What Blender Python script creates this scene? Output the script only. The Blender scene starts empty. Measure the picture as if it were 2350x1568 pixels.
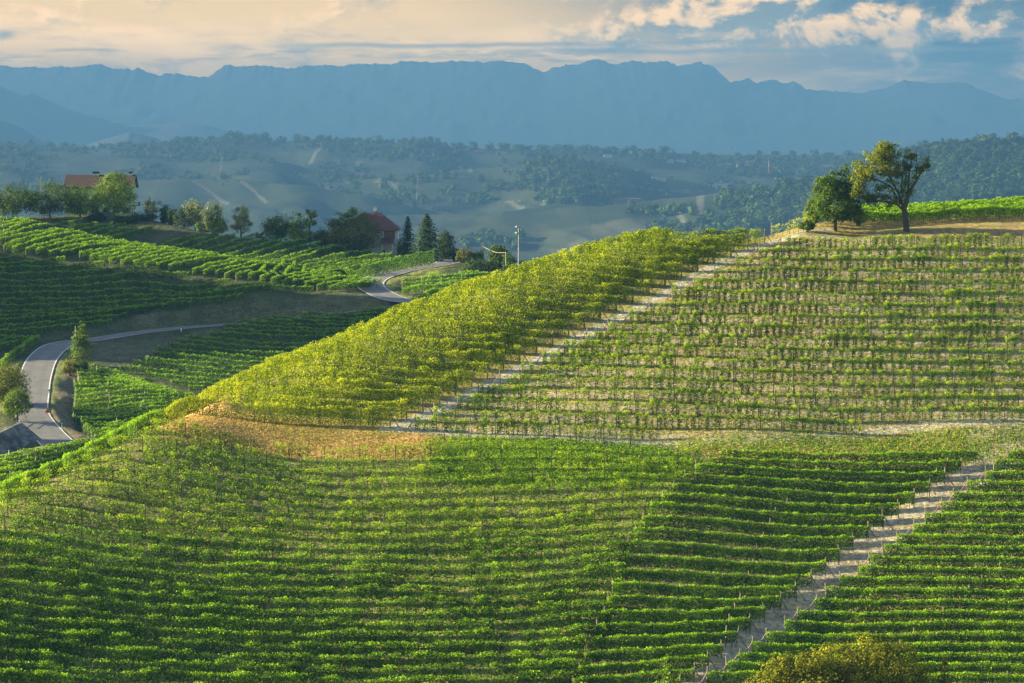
import bpy, math, random
import numpy as np
random.seed(7)
RNG = np.random.default_rng(11)
R = math.radians
scene = bpy.context.scene
COL = scene.collection

# ---------------------------------------------------------------- camera
FOC = 6527.0                      # focal length in picture units (picture 2350 wide)
HORIZON = 345.0                   # picture height of the horizon
PITCH = math.atan((784.0 - HORIZON) / FOC)
cam_data = bpy.data.cameras.new("camera")
cam_data.lens = 100.0
cam_data.sensor_width = 36.0
cam_data.clip_start = 1.0
cam_data.clip_end = 60000.0
cam = bpy.data.objects.new("camera", cam_data)
COL.objects.link(cam)
cam.location = (0, 0, 0)
cam.rotation_euler = (math.pi / 2 - PITCH, 0, 0)
scene.camera = cam

# ---------------------------------------------------------------- light
SUN_AZ = 82.0                     # degrees to the left of the view direction
SUN_EL = 15.5
sun_data = bpy.data.lights.new("sun", 'SUN')
sun_data.energy = 5.0
sun_data.angle = R(0.6)
sun_data.color = (1.0, 0.86, 0.53)
sun = bpy.data.objects.new("sun", sun_data)
COL.objects.link(sun)
sun.rotation_euler = (R(90 - SUN_EL), 0, R(-(180 - SUN_AZ)) + math.pi * 0)
_d = np.array([-math.sin(R(SUN_AZ)) * math.cos(R(SUN_EL)), math.cos(R(SUN_AZ)) * math.cos(R(SUN_EL)), math.sin(R(SUN_EL))])
from mathutils import Vector
sun.rotation_euler = Vector(_d).to_track_quat('Z', 'Y').to_euler()

scene.view_settings.view_transform = 'Standard'
scene.view_settings.look = 'None'
scene.view_settings.exposure = 2.5
scene.view_settings.gamma = 1.0
scene.cycles.volume_bounces = 0
scene.cycles.max_bounces = 6
scene.cycles.diffuse_bounces = 3
scene.cycles.transmission_bounces = 4
scene.cycles.use_denoising = True

world = bpy.data.worlds.new("World")
scene.world = world
world.use_nodes = True


class NT:
    """small helper to wire shader nodes"""
    def __init__(self, tree):
        self.t = tree
        self.t.nodes.clear()

    def n(self, kind, **kw):
        nd = self.t.nodes.new(kind)
        for k, v in kw.items():
            if k.startswith('i_'):
                key = k[2:]
                key = int(key) if key.isdigit() else key
                nd.inputs[key].default_value = v
            else:
                setattr(nd, k, v)
        return nd

    def l(self, a, b):
        self.t.links.new(a, b)

    def math(self, op, a, b=None, clamp=False):
        nd = self.n('ShaderNodeMath', operation=op, use_clamp=clamp)
        for i, x in enumerate((a, b)):
            if x is None:
                continue
            if isinstance(x, (int, float)):
                nd.inputs[i].default_value = x
            else:
                self.l(x, nd.inputs[i])
        return nd.outputs[0]

    def ss(self, x, lo, hi, a=0.0, b=1.0):
        nd = self.n('ShaderNodeMapRange', interpolation_type='SMOOTHSTEP')
        self.l(x, nd.inputs[0])
        nd.inputs[1].default_value = lo
        nd.inputs[2].default_value = hi
        nd.inputs[3].default_value = a
        nd.inputs[4].default_value = b
        return nd.outputs[0]

    def mix(self, fac, a, b, blend='MIX'):
        nd = self.n('ShaderNodeMix', data_type='RGBA', blend_type=blend)
        for sock, x in ((nd.inputs[0], fac), (nd.inputs[6], a), (nd.inputs[7], b)):
            if isinstance(x, (int, float)):
                sock.default_value = x
            elif isinstance(x, tuple):
                sock.default_value = x if len(x) == 4 else (*x, 1)
            else:
                self.l(x, sock)
        return nd.outputs[2]

    def noise(self, vec, scale, detail=4.0, rough=0.55, dist=0.0, out='Fac'):
        nd = self.n('ShaderNodeTexNoise')
        nd.inputs['Scale'].default_value = scale
        nd.inputs['Detail'].default_value = detail
        nd.inputs['Roughness'].default_value = rough
        nd.inputs['Distortion'].default_value = dist
        if vec is not None:
            self.l(vec, nd.inputs['Vector'])
        return nd.outputs[out]


def build_world():
    t = NT(world.node_tree)
    sky = t.n('ShaderNodeTexSky', sky_type='NISHITA')
    sky.sun_disc = False
    sky.sun_elevation = R(SUN_EL)
    sky.sun_rotation = R(-SUN_AZ)
    sky.altitude = 400
    sky.dust_density = 2.0
    base = t.n('ShaderNodeVectorMath', operation='SCALE')
    t.l(sky.outputs[0], base.inputs[0])
    base.inputs['Scale'].default_value = SKY_STRENGTH
    geo = t.n('ShaderNodeNewGeometry')
    neg = t.n('ShaderNodeVectorMath', operation='SCALE')
    t.l(geo.outputs['Incoming'], neg.inputs[0])
    neg.inputs['Scale'].default_value = -1.0
    sep = t.n('ShaderNodeSeparateXYZ')
    t.l(neg.outputs[0], sep.inputs[0])
    az = t.n('ShaderNodeMath', operation='ARCTAN2')
    t.l(sep.outputs[0], az.inputs[0])
    t.l(sep.outputs[1], az.inputs[1])
    az = t.math('MULTIPLY', az.outputs[0], 57.2958)          # degrees, right positive
    el = t.math('ARCSINE', sep.outputs[2])
    el = t.math('MULTIPLY', el, 57.2958)
    vec = t.n('ShaderNodeCombineXYZ')
    t.l(az, vec.inputs[0])
    t.l(el, vec.inputs[1])
    vec.inputs[2].default_value = 0.0
    V = vec.outputs[0]

    def mapped(loc, sc):
        m = t.n('ShaderNodeMapping')
        t.l(V, m.inputs['Vector'])
        m.inputs['Location'].default_value = loc
        m.inputs['Scale'].default_value = sc
        return m.outputs[0]
    # glow of the low western sky: warm towards the sun, teal away from it, strongest near the ridges
    side = t.math('ADD', az, t.math('MULTIPLY', t.math('SUBTRACT', el, 1.6), 2.2))
    cool = t.ss(side, 0.0, 9.5)
    clear = t.mix(cool, SKY_WARM, SKY_TEAL)

    def bump(a0, e0, sa, se, amp):
        dx = t.math('POWER', t.math('ABSOLUTE', t.math('DIVIDE', t.math('SUBTRACT', az, a0), sa)), 2.0)
        dy = t.math('POWER', t.math('ABSOLUTE', t.math('DIVIDE', t.math('SUBTRACT', el, e0), se)), 2.0)
        return t.math('MULTIPLY', t.math('EXPONENT', t.math('MULTIPLY', t.math('ADD', dx, dy), -1.0)), amp)
    # thin veils
    n0 = t.noise(mapped((5.0, 9.0, 0), (.16, .9, 1)), 1.0, 8, .6, .5)
    veil = t.math('MULTIPLY', t.ss(n0, .42, .70), .65)
    c = t.mix(veil, clear, t.mix(cool, CLOUD_LIT, CLOUD_MID))
    # heaped clouds, thickest to the right of the view
    sc = (.50, .78, 1)
    n2 = t.noise(mapped((1.7, 5.3, 0), sc), 1.0, 10, .60, .30)
    n2b = t.noise(mapped((1.7 - .10, 5.3 + .13, 0), sc), 1.0, 10, .60, .30)      # the same field a step nearer the sun
    heap = t.math('ADD', bump(5.4, 2.55, 2.5, .55, .27), bump(9.2, 2.45, 1.2, .28, .22))
    heap = t.math('ADD', heap, bump(1.6, 2.15, 2.6, .26, .12))
    heap = t.math('ADD', heap, bump(-10.2, 2.25, .5, .13, .2))
    cov = t.math('ADD', n2, heap)
    cum = t.ss(cov, .50, .70)
    lit = t.ss(t.math('SUBTRACT', n2, n2b), -.06, .06)
    deep = t.ss(cov, .60, .85)
    low = t.ss(el, 2.9, 1.7)
    lit = t.math('MULTIPLY', lit, t.math('SUBTRACT', 1.0, t.math('MULTIPLY', low, .45)))
    body = t.mix(lit, CLOUD_SHADE, CLOUD_LIT)
    body = t.mix(t.math('MULTIPLY', deep, .12), body, CLOUD_MID)
    c = t.mix(t.math('MULTIPLY', cum, .82), c, body)
    # flat stratus over the peaks
    n1 = t.noise(mapped((3.1, 0.4, 0), (.22, 2.2, 1)), 1.0, 8, .6, .5)
    strat = t.math('MULTIPLY', t.ss(n1, .44, .68), t.ss(el, 2.7, 1.9))
    n3 = t.noise(mapped((8.2, 2.4, 0), (.8, 3.4, 1)), 1.0, 8, .62, .3)
    strat_col = t.mix(t.ss(n3, .40, .64), STRATUS_SHADE, CLOUD_LIT)
    strat_col = t.mix(t.ss(az, -2.0, 6.0), strat_col, t.mix(.6, strat_col, STRATUS_SHADE))
    c = t.mix(t.math('MULTIPLY', strat, .85), c, strat_col)
    # long flat grey bars
    wob = t.math('MULTIPLY', t.math('SUBTRACT', t.noise(mapped((0, 0, 0), (.5, 0.1, 1)), 1.0, 3, .5), .5), .18)
    for e0, a0, a1, a2, a3, th, k in ((2.10, -6.2, -2.8, .8, 4.6, .085, .7), (1.98, -1.0, 1.5, 7.0, 10.5, .10, .75), (2.16, 1.2, 2.0, 4.0, 5.5, .05, .4), (1.98, -9.6, -8.9, -8.2, -7.4, .06, .5)):
        bar = t.math('ABSOLUTE', t.math('SUBTRACT', t.math('ADD', el, wob), e0))
        bar = t.math('MULTIPLY', t.ss(bar, th, .0), t.math('MULTIPLY', t.ss(az, a0, a1), t.ss(az, a3, a2)))
        c = t.mix(t.math('MULTIPLY', bar, k), c, STRATUS_SHADE)
    # nearer the horizon the evening glow is stronger
    gl = t.n('ShaderNodeVectorMath', operation='SCALE')
    t.l(c, gl.inputs[0])
    t.l(t.ss(el, 3.4, 1.8, 1.0, 1.75), gl.inputs['Scale'])
    c = gl.outputs[0]
    # the glow belongs to the low western quarter only
    m = t.math('MULTIPLY', t.ss(el, 9.0, 4.0), t.ss(t.math('ABSOLUTE', az), 60.0, 25.0))
    final = t.mix(m, base.outputs[0], c)
    bg = t.n('ShaderNodeBackground')
    t.l(final, bg.inputs[0])
    bg.inputs[1].default_value = 1.0
    out = t.n('ShaderNodeOutputWorld')
    t.l(bg.outputs[0], out.inputs[0])


SKY_STRENGTH = 0.05
SKY_WARM = (.50, .275, .045)
SKY_TEAL = (.002, .008, .010)
CLOUD_LIT = (.72, .40, .115)
CLOUD_MID = (.22, .155, .075)
CLOUD_SHADE = (.075, .075, .055)
STRATUS_SHADE = (.09, .085, .06)
build_world()

# ---------------------------------------------------------------- picture <-> place
_c, _s = math.cos(PITCH), math.sin(PITCH)


def ray(u, v):
    """direction through a picture point, scaled to one metre forward"""
    u = np.asarray(u, float)
    v = np.asarray(v, float)
    cx = (u - 1175.0) / FOC
    cy = -(v - 784.0) / FOC
    x, y, z = cx, _c + cy * _s, -_s + cy * _c
    return x / y, z / y


def P(u, v, D):
    a, b = ray(u, v)
    return np.array([a * D, D, b * D])


def u_of(x, y):
    return 1175.0 + FOC * x / np.maximum(y, 1.0)


def sstep(a, b, x):
    t = np.clip((x - a) / (b - a), 0, 1)
    return t * t * (3 - 2 * t)


# ---------------------------------------------------------------- terrain heights
GP = []                                   # ground points: x, y, z


def g(u, v, D):
    GP.append(P(u, v, D))


def gz(u, D, z):
    GP.append(np.array([(u - 1175.0) / FOC * D, D, z]))


def crest(pts, gaps):
    """points on a skyline and the hidden fall behind them"""
    for (u, v, D) in pts:
        g(u, v, D)
        _, b = ray(u, v)
        for dD, gap, lo in gaps:
            gz(u, D + dD, max(b * (D + dD) - gap, lo))


for u, v, D in [(-300, 1600, 294), (-50, 1600, 297), (300, 1600, 300), (800, 1600, 302), (1300, 1600, 300), (1600, 1600, 298), (2000, 1600, 300),
                (2600, 1600, 296), (-300, 1400, 312), (-50, 1400, 314), (400, 1400, 318), (900, 1400, 318), (1400, 1400, 316), (1800, 1400, 319),
                (2150, 1400, 317), (2600, 1400, 314), (-50, 1230, 330), (300, 1200, 338), (800, 1200, 341), (1300, 1200, 340), (1500, 1200, 338),
                (2000, 1200, 342), (2250, 1200, 340), (2600, 1200, 337), (600, 1035, 362), (980, 1045, 362), (1300, 1040, 361),
                (1650, 1050, 359.5), (2000, 1050, 361), (2240, 1062, 360), (2600, 1055, 358),
                (530, 947, 378), (700, 970, 374), (905, 984, 372), (1200, 994, 370), (1500, 1012, 367.5), (1980, 998, 369), (2200, 978, 371), (2600, 966, 372),
                (1081, 925, 384), (1300, 815, 400), (1500, 700, 416), (1700, 610, 430), (1800, 575, 437), (1500, 920, 380), (1900, 900, 382),
                (2600, 900, 383), (1800, 760, 404), (2600, 760, 405), (2100, 640, 424), (2600, 620, 428), (2100, 558, 439), (2600, 553, 441),
                (600, 905, 388), (780, 900, 386), (950, 800, 402), (1100, 765, 407), (1150, 705, 415), (1300, 655, 423), (1500, 605, 432),
                (1850, 528, 451), (1917, 531, 452), (2077, 530, 451), (2250, 524, 451), (2600, 518, 450), (2250, 547, 444), (2600, 547, 445),
                (1860, 517, 461), (2000, 513, 463), (2350, 502, 466), (2600, 495, 468)]:
    g(u, v, D)
for u, D, z in [(1900, 478, -12.6), (2100, 478, -11.2), (2400, 478, -9.6), (2700, 478, -8.0), (1900, 505, -19), (2200, 510, -17), (2500, 510, -15),
                (1850, 560, -38), (2300, 570, -34), (2700, 570, -30), (1300, 760, -56), (1700, 680, -58), (2200, 680, -58), (2700, 680, -55)]:
    gz(u, D, z)
for u in (-400, 300, 1175, 2000, 2700):
    gz(u, 255, -57.5)
    gz(u, 215, -60)
    gz(u, 150, -56)
for x in (-40, 0, 40):
    GP.append(np.array([x, 70, -33.0]))
    GP.append(np.array([x, 0, -3.2]))
    GP.append(np.array([x, -60, 2.0 - 6]))
# the long skyline of the near hill
crest([(425, 957, 381), (550, 895, 390), (680, 842, 399), (800, 793, 406.5), (900, 750, 412), (1000, 713, 418), (1100, 671, 425),
       (1200, 640, 432), (1300, 608, 438), (1400, 580, 443), (1500, 562, 446), (1650, 548, 449), (1760, 545, 450)],
      [(16, 3.0, -62), (48, 12, -62), (95, 27, -63)])
crest([(360, 978, 369), (250, 1034, 361), (150, 1083, 355), (50, 1131, 349), (-50, 1168, 345), (-250, 1243, 338)],
      [(15, 2.6, -60), (42, 7.0, -60)])
# lower vines below the road, wall, road verge
for u, v, D in [(0, 1062, 475), (100, 1045, 482), (200, 1022, 492), (0, 1112, 445), (-250, 1090, 475), (215, 855, 604), (168, 905, 584), (165, 965, 561),
                (190, 1005, 546), (400, 905, 579), (450, 920, 574), (350, 955, 559), (290, 1005, 540), (120, 905, 585), (0, 800, 640), (0, 885, 599),
                (-200, 870, 605), (22, 922, 574), (40, 958, 559), (0, 992, 538), (-200, 985, 540), (73, 1034, 526), (0, 1078, 509), (-140, 1104, 500), (-300, 1110, 500),
                (577, 738, 650), (690, 795, 628), (420, 833, 616), (560, 875, 598), (800, 765, 638), (300, 838, 614), (270, 800, 629), (380, 780, 640),
                (-60, 768, 648), (-300, 770, 648), (257, 750, 654), (440, 706, 664), (720, 680, 669), (-60, 690, 670), (-300, 690, 672), (240, 680, 672), (450, 664, 678),
                (-60, 612, 690), (-300, 600, 692), (150, 611, 690), (336, 634, 681), (625, 670, 671), (600, 712, 657), (800, 684, 664),
                (59, 582, 697), (250, 606, 690), (467, 634, 682), (600, 652, 676), (753, 680, 666),
                (890, 684, 659), (1000, 696, 646), (1000, 645, 689), (1150, 655, 688), (1150, 628, 711), (1100, 604, 735), (1190, 632, 713)]:
    g(u, v, D)
for u, D, z in [(300, 480, -60), (450, 500, -60), (650, 540, -61), (850, 560, -58), (1000, 590, -50), (1150, 610, -46), (-250, 510, -58), (1300, 690, -46)]:
    gz(u, D, z)
ROAD_PX = [[(150, 1050, 512), (138, 1024, 520), (103, 989, 535), (73, 948, 552), (75, 904, 575), (82, 863, 596), (97, 825, 616), (128, 796, 631), (165, 785, 637),
            (214, 780, 641), (316, 764, 648), (416, 753, 653), (498, 747, 655), (600, 738, 655), (700, 728, 653), (800, 716, 651), (895, 703, 649)],
           [(990, 697, 646), (934, 692, 652), (898, 684, 661), (873, 673, 669), (854, 661, 677), (849, 651, 684), (859, 641, 692), (885, 631, 700), (924, 621, 710),
            (966, 614, 716), (1008, 607, 723), (1030, 602, 728), (1022, 598, 737), (992, 595, 744), (950, 592, 752), (900, 588, 760)]]
for line in ROAD_PX:
    for q in line:
        g(*q)
# ridge with the curved vine rows
crest([(-250, 478, 762), (0, 511, 745), (84, 518, 740), (155, 542, 733), (246, 562, 724), (352, 580, 717), (457, 594, 710), (598, 615, 701), (738, 639, 687)],
      [(12, 1.2, -60), (24, 2.4, -60)])
g(830, 660, 674)
# slope behind it and the houses' ridge
crest([(-250, 470, 810), (0, 500, 806), (120, 497, 812), (220, 493, 816), (330, 500, 815), (420, 522, 800), (519, 541, 779), (634, 554, 764),
       (745, 570, 758), (826, 582, 762), (900, 578, 768), (981, 590, 756), (1060, 598, 748)],
      [(30, 4.0, -62), (90, 22, -62), (170, 40, -62)])
for u, v, D in [(230, 515, 800), (350, 527, 786), (450, 542, 775), (955, 600, 738)]:
    g(u, v, D)
for u in (-600, -300, 200, 700, 1175, 1700, 2200, 2700):
    gz(u, 1010, -62)
GP = np.array(GP)
_keep = [0]
for i in range(1, len(GP)):
    if np.min(np.hypot(GP[_keep, 0] - GP[i, 0], GP[_keep, 1] - GP[i, 1])) > 2.2:
        _keep.append(i)
GP = GP[_keep]
_RC = 7.0


def _phi(d2):
    return np.sqrt(d2 + _RC * _RC)


_A = _phi((GP[:, None, 0] - GP[None, :, 0]) ** 2 + (GP[:, None, 1] - GP[None, :, 1]) ** 2)
_n = len(GP)
_M = np.zeros((_n + 1, _n + 1))
_M[:_n, :_n] = _A - 0.03 * np.eye(_n)
_M[:_n, _n] = 1
_M[_n, :_n] = 1
_W = np.linalg.solve(_M, np.append(GP[:, 2], 0))

ROADS = []
for line in ROAD_PX:
    q = np.array([P(*p) for p in line])
    # Catmull-Rom through the road points
    out = []
    for i in range(len(q) - 1):
        p0, p1, p2, p3 = q[max(i - 1, 0)], q[i], q[i + 1], q[min(i + 2, len(q) - 1)]
        for t in np.linspace(0, 1, 9)[:-1]:
            out.append(0.5 * ((2 * p1) + (-p0 + p2) * t + (2 * p0 - 5 * p1 + 4 * p2 - p3) * t * t + (-p0 + 3 * p1 - 3 * p2 + p3) * t ** 3))
    out.append(q[-1])
    ROADS.append(np.array(out))


def seg_dist(x, y, line):
    """distance to a polyline in plan, and the height of its nearest point"""
    best = np.full(x.shape, 1e9)
    zz = np.zeros(x.shape)
    has_z = line.shape[1] > 2
    for a, b in zip(line[:-1], line[1:]):
        dx, dy = b[0] - a[0], b[1] - a[1]
        L2 = dx * dx + dy * dy + 1e-9
        t = np.clip(((x - a[0]) * dx + (y - a[1]) * dy) / L2, 0, 1)
        d = np.hypot(x - a[0] - t * dx, y - a[1] - t * dy)
        m = d < best
        best = np.where(m, d, best)
        if has_z:
            zz = np.where(m, a[2] + t * (b[2] - a[2]), zz)
    return best, zz


ROAD_HALF = 3.5


def h_near(x, y):
    x = np.asarray(x, float)
    y = np.asarray(y, float)
    shp = x.shape
    xf, yf = x.ravel(), y.ravel()
    out = np.empty(xf.shape)
    for i in range(0, len(xf), 20000):
        sl = slice(i, i + 20000)
        d2 = (xf[sl, None] - GP[None, :, 0]) ** 2 + (yf[sl, None] - GP[None, :, 1]) ** 2
        out[sl] = _phi(d2) @ _W[:_n] + _W[_n]
    # two steep hills added outside the picture to shade the left valley and slope
    bx = np.where(xf > -222, (xf + 222) / 34.0, (xf + 222) / 60.0)
    out = out + 62 * np.exp(-.5 * bx ** 2 - .5 * ((yf - 668) / 29.0) ** 2)
    out = out + 76 * np.exp(-.5 * np.where(xf > -242, (xf + 242) / 32.0, (xf + 242) / 60.0) ** 2 - .5 * ((yf - 787) / 14.5) ** 2)
    out = np.clip(out, -66, 64)
    sel = (yf > 495) & (yf < 780) & (xf > -130) & (xf < 10)
    if sel.any():
        xs, ys, hs = xf[sel], yf[sel], out[sel]
        for r in ROADS:
            d, zz = seg_dist(xs, ys, r)
            w = 1 - sstep(ROAD_HALF + 0.8, ROAD_HALF + 5.5, d)
            hs = hs * (1 - w) + zz * w
        out[sel] = hs
    return out.reshape(shp)


def jit(t, seed):
    """cheap wobble made of sines"""
    r = np.random.default_rng(seed)
    s = 0
    for k in range(5):
        s = s + math.pow(0.62, k) * np.sin(t * (1.0 * 1.9 ** k) + r.uniform(0, 6.28))
    return s / 2.2


LAYERS = [  # distance, crest in the picture, near slope, far slope
    (5600, [(-900, 330), (-300, 330), (0, 322), (60, 331), (150, 334), (230, 337), (340, 336), (400, 324), (540, 311), (640, 327), (720, 318), (800, 326), (900, 330), (980, 320),
            (1050, 340), (1120, 341), (1250, 342), (1400, 346), (1550, 350), (1650, 355), (1760, 355), (1900, 356), (2100, 352), (2500, 345), (3200, 345)], .085, .1),
    (5200, [(-900, 380), (300, 400), (500, 420), (640, 392), (740, 377), (800, 370), (860, 374), (950, 387), (1050, 397), (1300, 400), (1500, 388), (1700, 396), (1900, 392), (2200, 385), (3200, 380)], .08, .1),
    (4900, [(-900, 340), (-100, 343), (0, 346), (150, 347), (300, 361), (400, 371), (470, 374), (560, 363), (640, 369), (720, 386), (800, 402), (1000, 430), (1400, 440), (3200, 440)], .09, .12),
    (4500, [(-900, 480), (600, 465), (700, 428), (800, 413), (980, 400), (1080, 388), (1180, 380), (1250, 366), (1320, 364), (1400, 375), (1480, 397), (1560, 412), (1640, 427), (1760, 442), (2000, 450), (3200, 430)], .10, .12),
    (3700, [(-900, 520), (1700, 480), (1850, 420), (1940, 385), (2010, 365), (2080, 352), (2150, 340), (2300, 325), (2400, 318), (2700, 300), (3300, 290)], .13, .12),
    (4050, [(-900, 430), (-100, 422), (0, 418), (150, 417), (300, 413), (420, 409), (560, 412), (700, 425), (850, 450), (1000, 485), (1150, 522), (1400, 540), (3200, 560)], .12, .13),
    (3500, [(-900, 560), (850, 560), (960, 520), (1040, 501), (1200, 479), (1400, 470), (1600, 447), (1750, 432), (1850, 418), (1960, 405), (2100, 398), (2400, 395), (3200, 400)], .12, .13),
]


FARK = 1.4                       # stretch of the far country
LAYERS = [(D * FARK, p, a, b) for D, p, a, b in LAYERS]


def layer_crest(k, u):
    D, pts, sn, sf = LAYERS[k]
    us = [p[0] for p in pts]
    vs = [p[1] for p in pts]
    v = np.interp(u, us, vs)
    for o in (8, 16):
        v = v * .5 + .25 * (np.interp(u - o, us, vs) + np.interp(u + o, us, vs))
    return (HORIZON - v) / FOC * D


def h_far(x, y):
    u = u_of(x, y)
    out = -62 - 98 * sstep(900, 2900, y) + 1.5 * jit(x / 130, 3) * jit(y / 170, 4)
    for k, (D, pts, sn, sf) in enumerate(LAYERS):
        Dw = D * (1 + 0.035 * jit(u / 300.0, 20 + k))
        zc = layer_crest(k, u)
        # folds on the slopes keep the skyline where it is
        fold = (0.10 * jit(u / 90.0 + y / 260.0, 40 + k) + 0.10 * jit(u / 190.0 - y / 400.0, 60 + k))
        dn = np.maximum(Dw - y, 0)
        df = np.maximum(y - Dw, 0)
        z = zc * (y / D) / 1.0 - dn * sn * (1 + 1.6 * fold) - df * sf
        z = z - 0.00004 * np.minimum(dn, 300) ** 2 * 0
        out = np.maximum(out, z)
    return out


def height(x, y):
    x = np.asarray(x, float)
    y = np.asarray(y, float)
    x, y = np.broadcast_arrays(x, y)
    out = np.empty(x.shape)
    near = y < 1000
    if near.any():
        out[near] = h_near(x[near], y[near])
    far = y > 860
    if far.any():
        hf = h_far(x[far], y[far])
        w = sstep(880, 1000, y[far])
        prev = np.where(near[far], out[far], hf)
        out[far] = np.where(w < 1, prev * (1 - w) + hf * w, hf)
    return out


def hit(u, v, H=0.0, lo=250.0, hi=900.0, n=420):
    """where the line of sight through picture points meets ground raised by H; returns x, y"""
    a, b = ray(np.atleast_1d(u), np.atleast_1d(v))
    D = np.linspace(lo, hi, n)
    X = a[:, None] * D[None]
    Y = np.broadcast_to(D[None], X.shape)
    gap = b[:, None] * D[None] - height(X, Y) - H
    below = gap <= 0
    idx = np.where(below.any(1), below.argmax(1), np.abs(gap).argmin(1))
    rr = np.arange(len(idx))
    i0 = np.maximum(idx - 1, 0)
    g0, g1 = gap[rr, i0], gap[rr, idx]
    t = np.where(np.abs(g0 - g1) > 1e-9, g0 / np.where(np.abs(g0 - g1) > 1e-9, g0 - g1, 1), 0)
    t = np.where(below.any(1), np.clip(t, 0, 1), 0)
    Dh = D[i0] + t * (D[idx] - D[i0])
    return a * Dh, Dh


def spot(u, v, lo=250.0, hi=900.0):
    x, y = hit(u, v, 0, lo, hi, 900)
    return np.array([x[0], y[0], float(height(x, y)[0])])

# ---------------------------------------------------------------- mesh helpers
def arrays_mesh(name, V, Q, tint=None, mat_idx=None):
    """mesh from vertex and quad arrays"""
    me = bpy.data.meshes.new(name)
    V = np.asarray(V, np.float32)
    Q = np.asarray(Q, np.int32)
    n = len(Q)
    me.vertices.add(len(V))
    me.vertices.foreach_set('co', V.ravel())
    me.loops.add(n * 4)
    me.loops.foreach_set('vertex_index', Q.ravel())
    me.polygons.add(n)
    me.polygons.foreach_set('loop_start', np.arange(0, n * 4, 4, dtype=np.int32))
    if mat_idx is not None:
        me.polygons.foreach_set('material_index', np.asarray(mat_idx, np.int32))
    if tint is not None:
        at = me.attributes.new('tint', 'FLOAT', 'FACE')
        at.data.foreach_set('value', np.asarray(tint, np.float32))
    me.update(calc_edges=True)
    return me


def link(name, me, mats=(), parent=None, loc=None):
    o = bpy.data.objects.new(name, me)
    COL.objects.link(o)
    if me is not None and hasattr(me, 'materials'):
        if len(me.materials) == 0:
            for m in mats:
                me.materials.append(m)
    if parent is not None:
        o.parent = parent
    if loc is not None:
        o.location = loc
    return o


def tag(o, label, cat, group=None):
    o['label'] = label
    o['category'] = cat
    if group:
        o['group'] = group
    return o


def kind(o, k):
    o['kind'] = k
    return o


def empty(name, loc, rz=0.0):
    o = bpy.data.objects.new(name, None)
    COL.objects.link(o)
    o.location = [float(c) for c in loc]
    o.rotation_euler = (0, 0, rz)
    o.empty_display_size = 0.3
    return o


class MB:
    """collects boxes, tubes and faces for one mesh"""
    def __init__(self):
        self.v, self.f = [], []

    def poly(self, pts):
        i = len(self.v)
        self.v += [tuple(map(float, p)) for p in pts]
        self.f.append(list(range(i, i + len(pts))))

    def box(self, a, b):
        x0, y0, z0 = a
        x1, y1, z1 = b
        i = len(self.v)
        self.v += [(x0, y0, z0), (x1, y0, z0), (x1, y1, z0), (x0, y1, z0), (x0, y0, z1), (x1, y0, z1), (x1, y1, z1), (x0, y1, z1)]
        for q in ((0, 3, 2, 1), (4, 5, 6, 7), (0, 1, 5, 4), (1, 2, 6, 5), (2, 3, 7, 6), (3, 0, 4, 7)):
            self.f.append([i + k for k in q])

    def tube(self, pts, rad, n=6, cap=True):
        pts = [np.array(p, float) for p in pts]
        if isinstance(rad, (int, float)):
            rad = [rad] * len(pts)
        base = len(self.v)
        for i, p in enumerate(pts):
            d = pts[min(i + 1, len(pts) - 1)] - pts[max(i - 1, 0)]
            d = d / (np.linalg.norm(d) + 1e-9)
            ref = np.array([1.0, 0, 0]) if abs(d[0]) < .8 else np.array([0, 1.0, 0])
            a = np.cross(d, ref)
            a /= np.linalg.norm(a)
            b = np.cross(d, a)
            for k in range(n):
                w = 2 * math.pi * k / n
                self.v.append(tuple(p + rad[i] * (math.cos(w) * a + math.sin(w) * b)))
        for i in range(len(pts) - 1):
            for k in range(n):
                k2 = (k + 1) % n
                self.f.append([base + i * n + k, base + i * n + k2, base + (i + 1) * n + k2, base + (i + 1) * n + k])
        if cap:
            self.f.append([base + k for k in range(n)][::-1])
            self.f.append([base + (len(pts) - 1) * n + k for k in range(n)])

    def mesh(self, name):
        me = bpy.data.meshes.new(name)
        me.from_pydata(self.v, [], self.f)
        me.update()
        return me

    def build(self, name, mat, parent=None, loc=None):
        return link(name, self.mesh(name), (mat,), parent, loc)


def leaf_quads(C, N, size, aspect=0.8, rng=RNG):
    """one small bent leaf clump per centre C with normal N"""
    n = len(C)
    N = N / (np.linalg.norm(N, axis=1, keepdims=True) + 1e-9)
    r = rng.normal(size=(n, 3))
    T = np.cross(N, r)
    T /= np.linalg.norm(T, axis=1, keepdims=True) + 1e-9
    B = np.cross(N, T)
    s = np.asarray(size).reshape(-1, 1) * np.ones((n, 1))
    j = rng.uniform(.75, 1.25, (n, 4, 1))
    V = np.empty((n, 4, 3))
    V[:, 0] = C - T * s * .5 * j[:, 0]
    V[:, 1] = C - B * s * .5 * aspect * j[:, 1] + N * s * .12
    V[:, 2] = C + T * s * .5 * j[:, 2]
    V[:, 3] = C + B * s * .5 * aspect * j[:, 3] + N * s * .12
    Q = np.arange(n * 4).reshape(n, 4)
    return V.reshape(-1, 3), Q


# ---------------------------------------------------------------- materials
def new_mat(name):
    m = bpy.data.materials.new(name)
    m.use_nodes = True
    return m, NT(m.node_tree)


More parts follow.
